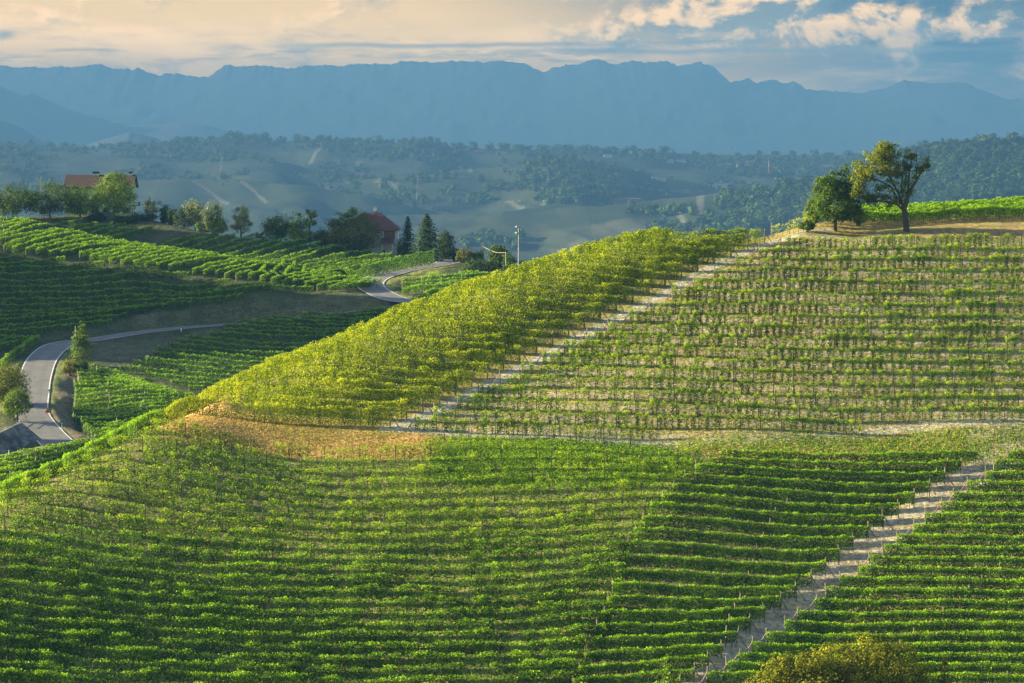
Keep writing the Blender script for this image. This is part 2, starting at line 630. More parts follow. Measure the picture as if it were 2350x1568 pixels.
def leaf_mat(name, dark, mid, light, trans=0.26, var=0.12):
    m, t = new_mat(name)
    a = t.n('ShaderNodeAttribute', attribute_name='tint')
    geo = t.n('ShaderNodeNewGeometry')
    nz = t.noise(geo.outputs['Position'], 0.22, 3, .6)
    f = t.math('ADD', a.outputs['Fac'], t.math('MULTIPLY', t.math('SUBTRACT', nz, 0.5), var * 4), clamp=True)
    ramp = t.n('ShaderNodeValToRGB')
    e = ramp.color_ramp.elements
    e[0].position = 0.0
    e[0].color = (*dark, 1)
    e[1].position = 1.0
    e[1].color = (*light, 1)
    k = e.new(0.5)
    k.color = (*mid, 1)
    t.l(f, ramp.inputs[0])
    d = t.n('ShaderNodeBsdfPrincipled')
    d.inputs['Roughness'].default_value = 0.55
    d.inputs['Specular IOR Level'].default_value = 0.04
    t.l(ramp.outputs[0], d.inputs['Base Color'])
    tr = t.n('ShaderNodeBsdfTranslucent')
    tc = t.mix(0.5, ramp.outputs[0], (0.36, 0.42, 0.04), 'MIX')
    tc = t.mix(1.0, tc, ramp.outputs[0], 'ADD')
    tc2 = t.n('ShaderNodeVectorMath', operation='SCALE')
    t.l(tc, tc2.inputs[0])
    tc2.inputs['Scale'].default_value = 0.5
    t.l(tc2.outputs[0], tr.inputs['Color'])
    mx = t.n('ShaderNodeMixShader')
    mx.inputs[0].default_value = trans
    t.l(d.outputs[0], mx.inputs[1])
    t.l(tr.outputs[0], mx.inputs[2])
    o = t.n('ShaderNodeOutputMaterial')
    t.l(mx.outputs[0], o.inputs[0])
    return m


def plain_mat(name, col, rough=0.8, var=0.25, scale=3.0, metallic=0.0, bump=0.0, col2=None):
    m, t = new_mat(name)
    geo = t.n('ShaderNodeTexCoord')
    nz = t.noise(geo.outputs['Object'], scale, 5, .62)
    c2 = col2 or tuple(min(1, c * (1 - var)) for c in col)
    f = t.ss(nz, .35, .65)
    c = t.mix(f, tuple(min(1, c * (1 + var * .6)) for c in col), c2)
    d = t.n('ShaderNodeBsdfPrincipled')
    d.inputs['Roughness'].default_value = rough
    d.inputs['Metallic'].default_value = metallic
    t.l(c, d.inputs['Base Color'])
    if bump:
        b = t.n('ShaderNodeBump')
        b.inputs['Strength'].default_value = bump
        t.l(nz, b.inputs['Height'])
        t.l(b.outputs[0], d.inputs['Normal'])
    o = t.n('ShaderNodeOutputMaterial')
    t.l(d.outputs[0], o.inputs[0])
    return m


LM = {
    'vine': leaf_mat('vine_leaves', (.012, .058, .004), (.045, .150, .005), (.36, .60, .012), .42),
    'vine_far': leaf_mat('far_vine_leaves', (.012, .056, .006), (.042, .140, .007), (.33, .57, .018), .42),
    'vine_yellow': leaf_mat('yellowing_vine_leaves', (.045, .095, .003), (.24, .33, .005), (.62, .64, .014), .46, .14),
    'vine_young': leaf_mat('young_vine_leaves', (.028, .090, .004), (.125, .265, .007), (.46, .58, .018), .44, .14),
    'green': leaf_mat('green_tree_leaves', (.014, .040, .008), (.050, .105, .012), (.22, .30, .02)),
    'dark': leaf_mat('dark_tree_leaves', (.010, .026, .010), (.022, .050, .014), (.06, .10, .02), .22),
    'olive': leaf_mat('olive_tree_leaves', (.030, .045, .006), (.12, .135, .010), (.42, .38, .02)),
    'bronze': leaf_mat('bronze_tree_leaves', (.025, .042, .008), (.09, .105, .012), (.24, .21, .02)),
    'silver': leaf_mat('silver_tree_leaves', (.05, .08, .03), (.18, .22, .08), (.44, .44, .16)),
    'lime': leaf_mat('lime_tree_leaves', (.04, .085, .006), (.15, .24, .012), (.48, .54, .03)),
    'wood': leaf_mat('distant_wood_leaves', (.008, .020, .010), (.020, .042, .015), (.075, .12, .028), .2),
    'grass': leaf_mat('grass_blades', (.13, .17, .02), (.34, .29, .06), (.58, .36, .13), .35),
    'autumn': leaf_mat('yellowing_tree_leaves', (.030, .052, .006), (.11, .15, .009), (.42, .39, .018), .36),
    'hedge': leaf_mat('laurel_leaves', (.02, .065, .010), (.06, .16, .015), (.22, .38, .03)),
}
M = {
    'vine': leaf_mat('vine_leaves', (.035, .075, .008), (.105, .180, .012), (.30, .38, .030)),
    'vine_far': leaf_mat('far_vine_leaves', (.028, .070, .012), (.085, .165, .016), (.25, .36, .030)),
    'vine_yellow': leaf_mat('yellowing_vine_leaves', (.085, .110, .006), (.27, .27, .010), (.55, .46, .022), .42, .14),
    'vine_young': leaf_mat('young_vine_leaves', (.060, .115, .008), (.19, .26, .014), (.40, .42, .030), .40, .14),
    'green': leaf_mat('green_tree_leaves', (.022, .048, .012), (.060, .105, .018), (.15, .19, .03)),
    'dark': leaf_mat('dark_tree_leaves', (.014, .032, .012), (.030, .058, .018), (.065, .10, .025), .22),
    'olive': leaf_mat('olive_tree_leaves', (.045, .055, .012), (.12, .125, .02), (.28, .24, .03)),
    'bronze': leaf_mat('bronze_tree_leaves', (.035, .05, .012), (.10, .105, .02), (.18, .15, .03)),
    'silver': leaf_mat('silver_tree_leaves', (.06, .085, .04), (.17, .20, .09), (.34, .34, .16)),
    'lime': leaf_mat('lime_tree_leaves', (.06, .10, .012), (.16, .22, .02), (.34, .38, .04)),
    'wood': leaf_mat('distant_wood_leaves', (.018, .036, .016), (.042, .070, .024), (.10, .13, .035), .2),
    'grass': leaf_mat('grass_blades', (.10, .13, .02), (.26, .26, .05), (.48, .36, .12), .35),
    'autumn': leaf_mat('yellowing_tree_leaves', (.030, .052, .006), (.11, .15, .009), (.42, .39, .018), .36),
    'hedge': leaf_mat('laurel_leaves', (.03, .07, .014), (.07, .15, .022), (.16, .26, .035)),
}
M = {
    'post': plain_mat('post_wood', (.20, .155, .11), .9, .4, 6),
    'stake': plain_mat('stake_wood', (.06, .045, .032), .9, .4, 6),
    'grey_post': plain_mat('concrete_post', (.36, .33, .28), .85, .25, 5),
    'stem': plain_mat('vine_stem', (.055, .042, .03), .95, .3, 5),
    'bark': plain_mat('bark', (.055, .045, .035), .95, .45, 4, bump=.4),
    'bark_grey': plain_mat('grey_bark', (.16, .13, .10), .95, .35, 4, bump=.3),
    'mint': plain_mat('mint_render', (.42, .58, .36), .9, .12, .8),
    'cream': plain_mat('cream_render', (.64, .58, .50), .9, .15, .8),
    'white': plain_mat('white_paint', (.72, .72, .68), .6, .12, 1.5),
    'window': plain_mat('dark_glass', (.02, .022, .025), .15, .3, 1),
    'frame': plain_mat('brown_shutter', (.07, .05, .035), .6, .3, 2),
    'gutter': plain_mat('gutter_metal', (.09, .055, .04), .5, .3, 2),
    'soot': plain_mat('chimney_cap', (.03, .028, .026), .8, .3, 2),
    'concrete': plain_mat('stained_concrete', (.17, .165, .16), .9, .45, .5, bump=.2, col2=(.05, .05, .05)),
    'steel': plain_mat('weathered_steel', (.09, .09, .09), .5, .25, 2, .4),
    'insulator': plain_mat('white_insulator', (.8, .8, .78), .3, .1, 2),
    'cable': plain_mat('pale_cable', (.55, .48, .38), .6, .15, 1),
    'orange': plain_mat('orange_sign_face', (.55, .12, .03), .5, .12, 2),
    'black': plain_mat('black_mark', (.01, .01, .01), .6, .1, 2),
    'brick': plain_mat('church_brick', (.28, .13, .09), .9, .25, .3),
}


def tile_mat(name, col, col2, pitch=0.42):
    m, t = new_mat(name)
    tc = t.n('ShaderNodeTexCoord')
    sep = t.n('ShaderNodeSeparateXYZ')
    t.l(tc.outputs['Object'], sep.inputs[0])
    w = t.math('FRACT', t.math('DIVIDE', sep.outputs[0], pitch))
    w = t.ss(t.math('ABSOLUTE', t.math('SUBTRACT', w, .5)), .12, .42)
    nz = t.noise(tc.outputs['Object'], 1.7, 5, .65)
    c = t.mix(t.ss(nz, .38, .64), col, col2)
    c = t.mix(t.math('MULTIPLY', w, .45), c, tuple(x * .35 for x in col))
    d = t.n('ShaderNodeBsdfPrincipled')
    d.inputs['Roughness'].default_value = .85
    t.l(c, d.inputs['Base Color'])
    b = t.n('ShaderNodeBump')
    b.inputs['Strength'].default_value = .6
    b.inputs['Distance'].default_value = .05
    t.l(w, b.inputs['Height'])
    t.l(b.outputs[0], d.inputs['Normal'])
    o = t.n('ShaderNodeOutputMaterial')
    t.l(d.outputs[0], o.inputs[0])
    return m


M['tile_red'] = tile_mat('red_roof_tiles', (.17, .06, .042), (.10, .038, .03))
M['tile_brown'] = tile_mat('brown_roof_tiles', (.07, .034, .028), (.042, .024, .021))


def ground_mat():
    m, t = new_mat('ground_cover')
    a = t.n('ShaderNodeAttribute', attribute_name='base')
    geo = t.n('ShaderNodeNewGeometry')
    pos = geo.outputs['Position']
    fine = t.noise(pos, 1.6, 6, .7)
    mid = t.noise(pos, .28, 5, .6)
    big = t.noise(pos, .02, 6, .6)
    f = t.ss(fine, .3, .7, .55, 1.45)
    f2 = t.ss(mid, .3, .7, .72, 1.3)
    k = t.math('MULTIPLY', f, f2)
    sc = t.n('ShaderNodeVectorMath', operation='SCALE')
    t.l(a.outputs['Color'], sc.inputs[0])
    t.l(k, sc.inputs['Scale'])
    # green growth in patches
    fac = t.math('MULTIPLY', t.ss(mid, .50, .68), .35)
    c = t.mix(fac, sc.outputs[0], t.mix(.5, sc.outputs[0], (.10, .13, .03)))
    d = t.n('ShaderNodeBsdfPrincipled')
    d.inputs['Roughness'].default_value = .95
    d.inputs['Specular IOR Level'].default_value = .1
    t.l(c, d.inputs['Base Color'])
    b = t.n('ShaderNodeBump')
    b.inputs['Strength'].default_value = .8
    b.inputs['Distance'].default_value = .25
    t.l(t.math('ADD', fine, mid), b.inputs['Height'])
    t.l(b.outputs[0], d.inputs['Normal'])
    o = t.n('ShaderNodeOutputMaterial')
    t.l(d.outputs[0], o.inputs[0])
    return m


def asphalt_mat():
    m, t = new_mat('worn_asphalt')
    geo = t.n('ShaderNodeNewGeometry')
    n1 = t.noise(geo.outputs['Position'], .35, 6, .65)
    n2 = t.noise(geo.outputs['Position'], 7, 3, .6)
    uv = t.n('ShaderNodeAttribute', attribute_name='across')
    tr = t.math('ABSOLUTE', t.math('SUBTRACT', t.math('ABSOLUTE', uv.outputs['Fac']), .42))
    tr = t.ss(tr, .22, .05)
    c = t.mix(t.ss(n1, .35, .65), (.125, .118, .118), (.175, .165, .16))
    c = t.mix(t.math('MULTIPLY', tr, .35), c, (.095, .092, .095))
    c = t.mix(t.math('MULTIPLY', t.ss(n2, .4, .7), .25), c, (.2, .19, .18))
    d = t.n('ShaderNodeBsdfPrincipled')
    d.inputs['Roughness'].default_value = .75
    t.l(c, d.inputs['Base Color'])
    o = t.n('ShaderNodeOutputMaterial')
    t.l(d.outputs[0], o.inputs[0])
    return m


# ---------------------------------------------------------------- ground
def xy_line(pts, lo=250, hi=900, H=0.0):
    p = np.array(pts, float)
    x, y = hit(p[:, 0], p[:, 1], H, lo, hi, 700)
    return np.stack([x, y], 1)


def dense_line(q, step=1.0):
    """smooth resampled polyline through plan points"""
    q = np.asarray(q, float)
    if len(q) == 2:
        L = np.linalg.norm(q[1] - q[0])
        return q[0] + (q[1] - q[0]) * np.linspace(0, 1, max(2, int(L / step) + 1))[:, None]
    out = []
    for i in range(len(q) - 1):
        p0, p1, p2, p3 = q[max(i - 1, 0)], q[i], q[i + 1], q[min(i + 2, len(q) - 1)]
        m = max(2, int(np.linalg.norm(p2 - p1) / step))
        for t in np.linspace(0, 1, m + 1)[:-1]:
            out.append(0.5 * ((2 * p1) + (-p0 + p2) * t + (2 * p0 - 5 * p1 + 4 * p2 - p3) * t * t + (-p0 + 3 * p1 - 3 * p2 + p3) * t ** 3))
    out.append(q[-1])
    return np.array(out)


def in_poly(x, y, poly):
    c = np.zeros(x.shape, bool)
    n = len(poly)
    for i in range(n):
        x1, y1 = poly[i]
        x2, y2 = poly[(i + 1) % n]
        if y1 == y2:
            continue
        m = ((y1 > y) != (y2 > y)) & (x < (x2 - x1) * (y - y1) / (y2 - y1) + x1)
        c ^= m
    return c


SOIL = (.22, .185, .115)
WHITE_SOIL = (.43, .38, .29)
DRY = (.60, .34, .13)
VINE_FLOOR = (.15, .145, .055)
GREEN = (.16, .21, .035)
BANK = (.085, .090, .045)
FAR_GREEN = (.011, .020, .012)  # kept very dark: the far hillsides' shade is put into the colour
PATH_PX = [(905, 984), (960, 962), (1040, 925), (1120, 885), (1210, 838), (1300, 795), (1380, 750), (1460, 712), (1540, 668), (1620, 622), (1690, 588), (1760, 560), (1830, 538), (1900, 527)]
TRACK_PX = [(890, 982), (1000, 990), (1150, 997), (1300, 1005), (1500, 1016), (1640, 1014), (1780, 1008), (1980, 998), (2080, 982), (2200, 973), (2420, 968)]
GAP_PX = [(2330, 1030), (2240, 1090), (2170, 1130), (2100, 1180), (2030, 1230), (1960, 1290), (1890, 1340), (1820, 1400), (1740, 1460), (1660, 1530), (1590, 1600)]
PATH_XY = dense_line(xy_line(PATH_PX), 4)
TRACK_XY = dense_line(xy_line(TRACK_PX), 4)
GAP_XY = dense_line(xy_line(GAP_PX), 4)
PALE_FAR = [  # pale tracks on the far slopes
    ([(442, 414), (470, 432), (500, 455), (522, 468)], 2.5), ([(550, 414), (580, 436), (600, 455), (612, 466)], 2.5), ([(800, 420), (880, 416), (895, 420)], 3.8),
    ([(897, 412), (925, 428)], 3.4), ([(897, 420), (915, 436), (938, 456)], 3.4), ([(1165, 463), (1180, 468), (1200, 478)], 3.8), ([(1370, 428), (1500, 435), (1620, 440)], 2.9),
    ([(1612, 445), (1606, 490)], 4.2), ([(735, 340), (712, 375)], 3.4), ([(824, 370), (826, 395)], 5.9), ([(1052, 366), (1080, 395)], 3.4), ([(1040, 490), (1200, 480), (1390, 468)], 1.7),
    ([(1335, 445), (1380, 470)], 2.5), ([(1555, 485), (1575, 520)], 3.4), ([(0, 415), (300, 412)], 2.1), ([(1120, 460), (1200, 464)], 2.1), ([(500, 350), (700, 405)], 1.7)]


def along(guide, n):
    """n points spread evenly along a picture polyline; used as is when it already has n"""
    gpt = np.array(guide, float)
    if len(gpt) == n:
        return gpt
    L = np.concatenate([[0], np.cumsum(np.hypot(*np.diff(gpt, axis=0).T))])
    s = np.linspace(0, L[-1], n)
    return np.stack([np.interp(s, L, gpt[:, 0]), np.interp(s, L, gpt[:, 1])], 1)


def guides_to_rows(guides, n, H=0.0, lo=250, hi=900):
    """rows of plan points from picture guides (one point per guide and row)"""
    G = [along(gd, n) for gd in guides]
    allp = np.concatenate(G)
    x, y = hit(allp[:, 0], allp[:, 1], H, lo, hi, 650)
    xy = np.stack([x, y], 1).reshape(len(G), n, 2)
    return [xy[:, k] for k in range(n)]


n = 18
Lg = along([(952, 988), (1150, 885), (1308, 806), (1500, 716), (1690, 615), (1790, 574)], n)
Rg = along([(2440, 1018), (2440, 560)], n)
Mg = []
for k in range(n):
    f = .42
    Mg.append((Lg[k] + (Rg[k] - Lg[k]) * f) + np.array([0, 10 * (1 - k / n)]))
Lg[0], Mg[0], Rg[0] = (952, 988), (1230, 999), (1510, 1008)
Lg[1], Mg[1], Rg[1] = (995, 963), (1500, 985), (1976, 996)
rows = guides_to_rows([Lg, np.array(Mg), Rg], n, 0, 360, 445)
YOUNG_ROWS = rows


def build_ground():
    ys = np.concatenate([np.arange(-60, 280, 10.0), np.arange(280, 480, 0.85), np.arange(480, 830, 1.5), 830 * 1.0062 ** np.arange(0, 392)])
    tt = np.concatenate([np.linspace(-.42, -.20, 40)[:-1], np.linspace(-.20, .20, 700), np.linspace(.20, .42, 40)[1:]])
    Y, T = np.meshgrid(ys, tt, indexing='ij')
    X = T * (Y + 120.0 * (Y < 0) * 0 + np.where(Y < 200, 200 - Y, 0) * 1.0)
    Z = height(X, Y)
    # clods and tufts
    Z = Z + np.where(Y < 820, .06 * np.sin(X * 2.1 + 1.3 * np.sin(Y * 1.7)) * np.sin(Y * 2.6 + X), 0)
    # sink it under the road surface
    C = np.empty(X.shape + (3,))
    C[:] = FAR_GREEN
    near = Y < 900
    C[near] = VINE_FLOOR

    def blend(w, col):
        w = np.clip(w, 0, 1)[..., None]
        C[:] = C * (1 - w) + np.array(col) * w
    nz = jit(X / 7.0 + jit(Y / 5.0, 71), 70) * .5 + .5 * jit(Y / 6.0 + X / 11.0, 72)
    # ---- near hill
    main = near & (Y < 505)

    WX = X + .8 * jit(X / 1.9 + Y / 3.1, 61) + .7 * jit(Y / 1.3, 62)
    WY = Y + 1.0 * jit(X / 2.3 - Y / 2.7, 63) + .8 * jit(X / .9, 64)

    def poly_w(pts, lo=250, hi=900):
        m = (in_poly(WX, WY, xy_line(pts, lo, hi)) & near).astype(float)
        for _ in range(2):
            m[1:-1] = (m[:-2] + m[1:-1] * 2 + m[2:]) / 4
            for _k in range(3):
                m[:, 1:-1] = (m[:, :-2] + m[:, 1:-1] * 2 + m[:, 2:]) / 4
        return m
    young = poly_w([(910, 986), (1300, 800), (1500, 690), (1700, 588), (1840, 540), (2100, 556), (2500, 552), (2500, 968), (2200, 976), (1980, 998), (1500, 1014), (1100, 994)])
    stripe = .5 + .5 * nz
    blend(young * (.45 + .5 * stripe), SOIL)
    blend(young * np.clip(nz * 1.2, 0, .6), (.26, .23, .08))
    dr = np.full(X.shape, 9.0)
    sel = main & (Y > 350) & (X > -25)
    for q in YOUNG_ROWS:
        d_, _ = seg_dist(X[sel], Y[sel], dense_line(q, 6))
        dr[sel] = np.minimum(dr[sel], d_)
    blend(young * (1 - sstep(.35, 1.1, dr + .35 * nz)) * .8, (.22, .23, .05))
    blend(young * sstep(1.0, 1.7, dr + .25 * nz) * .5, WHITE_SOIL)
    bank = poly_w([(355, 985), (400, 960), (530, 946), (640, 962), (760, 975), (905, 990), (1000, 1003), (1060, 1020), (980, 1048), (800, 1050), (600, 1042), (440, 1020)])
    blend(bank * .95, DRY)
    blend(poly_w([(425, 962), (530, 940), (640, 955), (905, 980), (900, 992), (640, 972), (530, 955)]) * .6, (.36, .30, .07))
    band = poly_w([(1500, 1012), (1980, 998), (2200, 978), (2420, 968), (2420, 1060), (2240, 1062), (1980, 1050), (1650, 1052)])
    blend(band * .9, (.29, .27, .09))
    blend(band * np.clip(nz + .2, 0, .8), (.17, .22, .04))
    blend(poly_w([(1560, 1030), (1700, 1032), (1980, 1036), (1990, 1050), (1650, 1054)]) * .75, DRY)
    lush = poly_w([(985, 1003), (1200, 1004), (1500, 1022), (1620, 1060), (1500, 1110), (1200, 1120), (1000, 1100)])
    blend(lush * (.75 + .25 * nz), (.20, .27, .03))
    sand = poly_w([(2200, 975), (2420, 966), (2420, 1050), (2300, 1040), (2230, 1010)])
    blend(sand * .7, WHITE_SOIL)
    left_slope = poly_w([(360, 1000), (980, 1050), (1560, 1060), (1420, 1300), (1350, 1600), (-100, 1600), (-100, 1190), (200, 1060)])
    blend(left_slope * np.clip(.35 + .6 * nz, 0, .8), (.25, .23, .075))
    top_bank = poly_w([(2090, 534), (2250, 524), (2500, 520), (2500, 551), (2250, 548), (2100, 546)])
    blend(top_bank * .9, (.26, .17, .085))
    plateau = main & (Y > 449) & (u_of(X, Y) > 1780)
    blend(plateau * (Z > -14.6) * .8, (.31, .23, .08))
    dp, _ = seg_dist(X[near], Y[near], PATH_XY)
    w = np.zeros(X.shape)
    w[near] = (1 - sstep(.8, 1.9, dp + .35 * nz[near]))
    blend(w * .9, WHITE_SOIL)
    wide = np.zeros(X.shape)
    wide[near] = (1 - sstep(2.2, 4.4, dp))
    blend(np.clip(wide - w, 0, 1) * .75, (.34, .28, .08))
    dt, _ = seg_dist(X[near], Y[near], TRACK_XY)
    w[near] = (1 - sstep(.9, 2.0, dt + .4 * nz[near]))
    blend(w * .9, WHITE_SOIL)
    dg, _ = seg_dist(X[near], Y[near], GAP_XY)
    w[near] = (1 - sstep(2.0, 3.4, dg))
    blend(w * .9, (.40, .35, .26))
    w[near] = w[near] * np.clip(jit(Y[near] * 2.2 + .3 * X[near], 77), 0, 1)
    blend(w * .8, (.38, .28, .10))
    # ---- left hill
    lh = near & (Y > 500)
    blend(lh * .95, (.055, .068, .026))  # floor darkened: shade between the vine rows put into the colour
    blend(poly_w([(100, 768), (300, 722), (480, 700), (720, 684), (840, 668), (900, 690), (880, 705), (700, 728), (498, 747), (214, 772)], 600, 720) * .85, BANK)
    blend(poly_w([(330, 722), (390, 700), (360, 730), (290, 748)], 600, 720) * .5, SOIL)
    blend(poly_w([(215, 788), (500, 755), (470, 775), (400, 790), (300, 840), (215, 850)], 560, 700) * .85, (.10, .10, .06))
    blend(poly_w([(125, 830), (150, 800), (175, 840), (205, 850), (168, 900), (165, 965), (190, 1010), (165, 1020), (112, 985), (102, 930), (110, 870)], 500, 660) * .85, (.20, .15, .10))
    blend(poly_w([(108, 900), (150, 800), (165, 815), (128, 900), (122, 960), (170, 1015), (150, 1020), (108, 960)], 500, 660) * .8, (.11, .17, .035))
    blend(poly_w([(880, 650), (1000, 606), (1070, 598), (1000, 632), (905, 645), (900, 670), (985, 690), (1010, 700), (960, 690), (890, 672)], 620, 780) * .8, (.24, .25, .06))
    blend(poly_w([(120, 500), (310, 488), (400, 518), (520, 540), (420, 555), (200, 525)], 740, 840) * .85, (.06, .07, .028))  # bank colour lowered to stand for the shade over it
    # ---- far slopes: fields, woods and pale tracks
    far = ~near
    U = u_of(X, Y)
    fld = jit(U / 60.0 + jit(Y / 300, 81) * 2, 80) + jit(Y / 140.0, 82)
    blend(far * np.clip(.5 + .5 * fld, 0, .9), (.020, .030, .016))
    blend(far * np.clip(-fld - .2, 0, .8), (.014, .024, .014))
    blend(far * (Y > 3500) * (Y < 4690) * (U > 1180) * (U < 1480) * np.clip(.5 + .6 * fld, 0, .7), (.13, .13, .095))
    ca = np.floor(U / 62.0 + Y / 900.0 + .35 * jit(Y / 170.0, 88))
    cb = np.floor(Y / 150.0 - U / 260.0 + .35 * jit(U / 60.0, 89))
    hsh = np.abs(np.sin(ca * 12.9898 + cb * 78.233) * 43758.5453) % 1.0
    blend(far * (hsh > .62) * .75, (.034, .044, .020))
    blend(far * (hsh < .25) * .6, (.012, .022, .012))
    blend(far * ((hsh > .30) & (hsh < .37)) * .5, (.045, .044, .028))
    # contour stripes of distant vineyards
    st = np.sin(Y * .36 + 3 * jit(U / 150, 85)) * (far & (Y < 5900))
    blend(np.clip(st, 0, 1) * .35, (.032, .038, .02))
    for pts, wd in PALE_FAR:
        q = xy_line(pts, 2800, 7980)
        d, _ = seg_dist(X[far], Y[far], dense_line(q, 60))
        ww = np.zeros(X.shape)
        ww[far] = 1 - sstep(wd * 1.0, wd * 2.0, d)
        blend(ww * .55, (.20, .19, .15))
    # sink the sheet a little under the tarmac
    for r in ROADS:
        sel = (Y > 495) & (Y < 780) & (X > -130) & (X < 10)
        d, zz = seg_dist(X[sel], Y[sel], r)
        zs = Z[sel]
        zs = np.where(d < ROAD_HALF + .4, np.minimum(zs, zz - .10), zs)
        Z[sel] = zs
    ny, nx = X.shape
    V = np.stack([X, Y, Z], -1).reshape(-1, 3)
    idx = np.arange(ny * nx).reshape(ny, nx)
    Q = np.stack([idx[:-1, :-1], idx[:-1, 1:], idx[1:, 1:], idx[1:, :-1]], -1).reshape(-1, 4)
    me = arrays_mesh('ground', V, Q)
    at = me.attributes.new('base', 'FLOAT_COLOR', 'POINT')
    col = np.ones((ny * nx, 4), np.float32)
    col[:, :3] = C.reshape(-1, 3)
    at.data.foreach_set('color', col.ravel())
    me.polygons.foreach_set('use_smooth', np.ones(len(Q), bool))
    o = link('ground', me, (ground_mat(),))
    kind(o, 'structure')
    return o


def ribbon(line, off0, off1, zoff, sub=6):
    """strip along a 3D line between two sideways offsets"""
    p = np.asarray(line)
    t = np.gradient(p[:, :2], axis=0)
    t /= np.linalg.norm(t, axis=1, keepdims=True) + 1e-9
    n = np.stack([t[:, 1], -t[:, 0]], 1)
    offs = np.linspace(off0, off1, sub + 1)
    V = np.empty((len(p), sub + 1, 3))
    for j, o in enumerate(offs):
        V[:, j, :2] = p[:, :2] + n * o
        V[:, j, 2] = p[:, 2] + zoff
    idx = np.arange(len(p) * (sub + 1)).reshape(len(p), sub + 1)
    Q = np.stack([idx[:-1, :-1], idx[1:, :-1], idx[1:, 1:], idx[:-1, 1:]], -1).reshape(-1, 4)
    return V.reshape(-1, 3), Q, np.tile(offs / max(abs(off0), abs(off1)), len(p))


def build_road():
    am = asphalt_mat()
    lm = plain_mat('road_paint', (.72, .71, .68), .7, .3, 2.0)
    Vs, Qs, A = [], [], []
    n = 0
    for k, r in enumerate(ROADS):
        V, Q, a = ribbon(r, -ROAD_HALF, ROAD_HALF, 0.03 + 0.012 * k, 8)
        Vs.append(V)
        Qs.append(Q + n)
        A.append(a)
        n += len(V)
    me = arrays_mesh('road', np.concatenate(Vs), np.concatenate(Qs))
    at = me.attributes.new('across', 'FLOAT', 'POINT')
    at.data.foreach_set('value', np.concatenate(A).astype(np.float32))
    kind(link('road', me, (am,)), 'structure')
    Vs, Qs = [], []
    n = 0
    for k, r in enumerate(ROADS):
        for a, b in ((-3.36, -3.14), (3.14, 3.36)):
            V, Q, _ = ribbon(r, a, b, 0.055 + 0.012 * k, 1)
            Vs.append(V)
            Qs.append(Q + n)
            n += len(V)
    kind(link('road_marking', arrays_mesh('road_marking', np.concatenate(Vs), np.concatenate(Qs)), (lm,)), 'structure')


build_ground()
build_road()


# ---------------------------------------------------------------- mountains
def mountain(name, D, depth, pts, col, seed, n=1500, jag=1.0):
    us = np.linspace(pts[0][0], pts[-1][0], n)
    vs = np.interp(us, [p[0] for p in pts], [p[1] for p in pts])
    rough = jag * (3.0 * jit(us / 17.0, seed) + 3.2 * (np.abs(jit(us / 9.0, seed + 1)) - .4) + 1.6 * np.abs(jit(us / 2.2, seed + 2)))
    zc = (HORIZON - vs) / FOC * D
    zr = -rough / FOC * D
    w_ = np.hanning(2 * max(3, int(170 / (us[1] - us[0]))) + 1)
    pad_ = len(w_) // 2
    zs_ = np.convolve(np.pad(zc, pad_, mode='edge'), w_ / w_.sum(), 'valid')
    zr = zr + zc - zs_
    zc = zs_
    rows = 90
    fr = np.concatenate([np.linspace(-1.25, -.12, 50), np.linspace(-.11, .11, 23), np.linspace(.16, 1.0, 17)])
    X = np.empty((rows, n))
    Y = np.empty((rows, n))
    Z = np.empty((rows, n))
    for i, f in enumerate(fr):
        y = D + f * depth
        prof = 1 - abs(f) ** 1.15
        rid = (1 - prof) * prof * 4
        X[i] = (us - 1175) / FOC * D
        Y[i] = y
        base = -170.0
        Z[i] = base + (zc - base) * np.maximum(prof, -.1)
        spur = jit(us / 60.0 + 2.2 * jit(f * 7, seed + 11), seed + 12) * jit(f * 9 + us / 80.0, seed + 14) + .4 * jit(us / 23.0 + 9.0 * f, seed + 13) * jit(f * 19 - us / 40.0, seed + 15)
        Z[i] = Z[i] + zr * math.exp(-abs(f) * 9) + (zc - base) * .05 * rid * spur
        if f > 0:
            Z[i] = np.minimum(Z[i], base + (zc - base) * np.maximum(1 - f, 0))
    k0 = int(np.abs(fr).argmin())
    Z[k0] = zc + zr
    V = np.stack([X, Y, Z], -1).reshape(-1, 3)
    idx = np.arange(rows * n).reshape(rows, n)
    Q = np.stack([idx[:-1, :-1], idx[:-1, 1:], idx[1:, 1:], idx[1:, :-1]], -1).reshape(-1, 4)
    me = arrays_mesh(name, V, Q)
    me.polygons.foreach_set('use_smooth', np.ones(len(Q), bool))
    m = plain_mat(name + '_cover', col, .95, .35, .006)
    return kind(link(name, me, (m,)), 'structure')


mountain('mountains', 20000, 1900, [(-900, 170), (-400, 160), (0, 151), (80, 157), (120, 156), (145, 152), (190, 157), (215, 149), (230, 146), (262, 158), (295, 160), (305, 165), (320, 157), (345, 166), (372, 175), (385, 169), (430, 174), (480, 178),
          (500, 165), (520, 152), (610, 152), (640, 158), (700, 153), (800, 150), (900, 147), (920, 143), (1000, 143), (1100, 142), (1175, 143), (1205, 147), (1230, 158), (1250, 170), (1270, 158), (1300, 148), (1325, 150),
          (1345, 140), (1370, 139), (1410, 148), (1450, 140), (1480, 147), (1525, 139), (1555, 152), (1580, 150), (1605, 144), (1635, 152), (1650, 168), (1672, 190), (1700, 187), (1715, 181), (1735, 189), (1765, 184), (1785, 188),
          (1800, 194), (1818, 188), (1850, 203), (1880, 210), (1980, 213), (2030, 203), (2060, 188), (2070, 183), (2090, 188), (2140, 193), (2175, 188), (2200, 190), (2240, 203), (2280, 218), (2315, 230), (2350, 227), (2700, 240), (3250, 235)],
         (.012, .018, .022), 101)
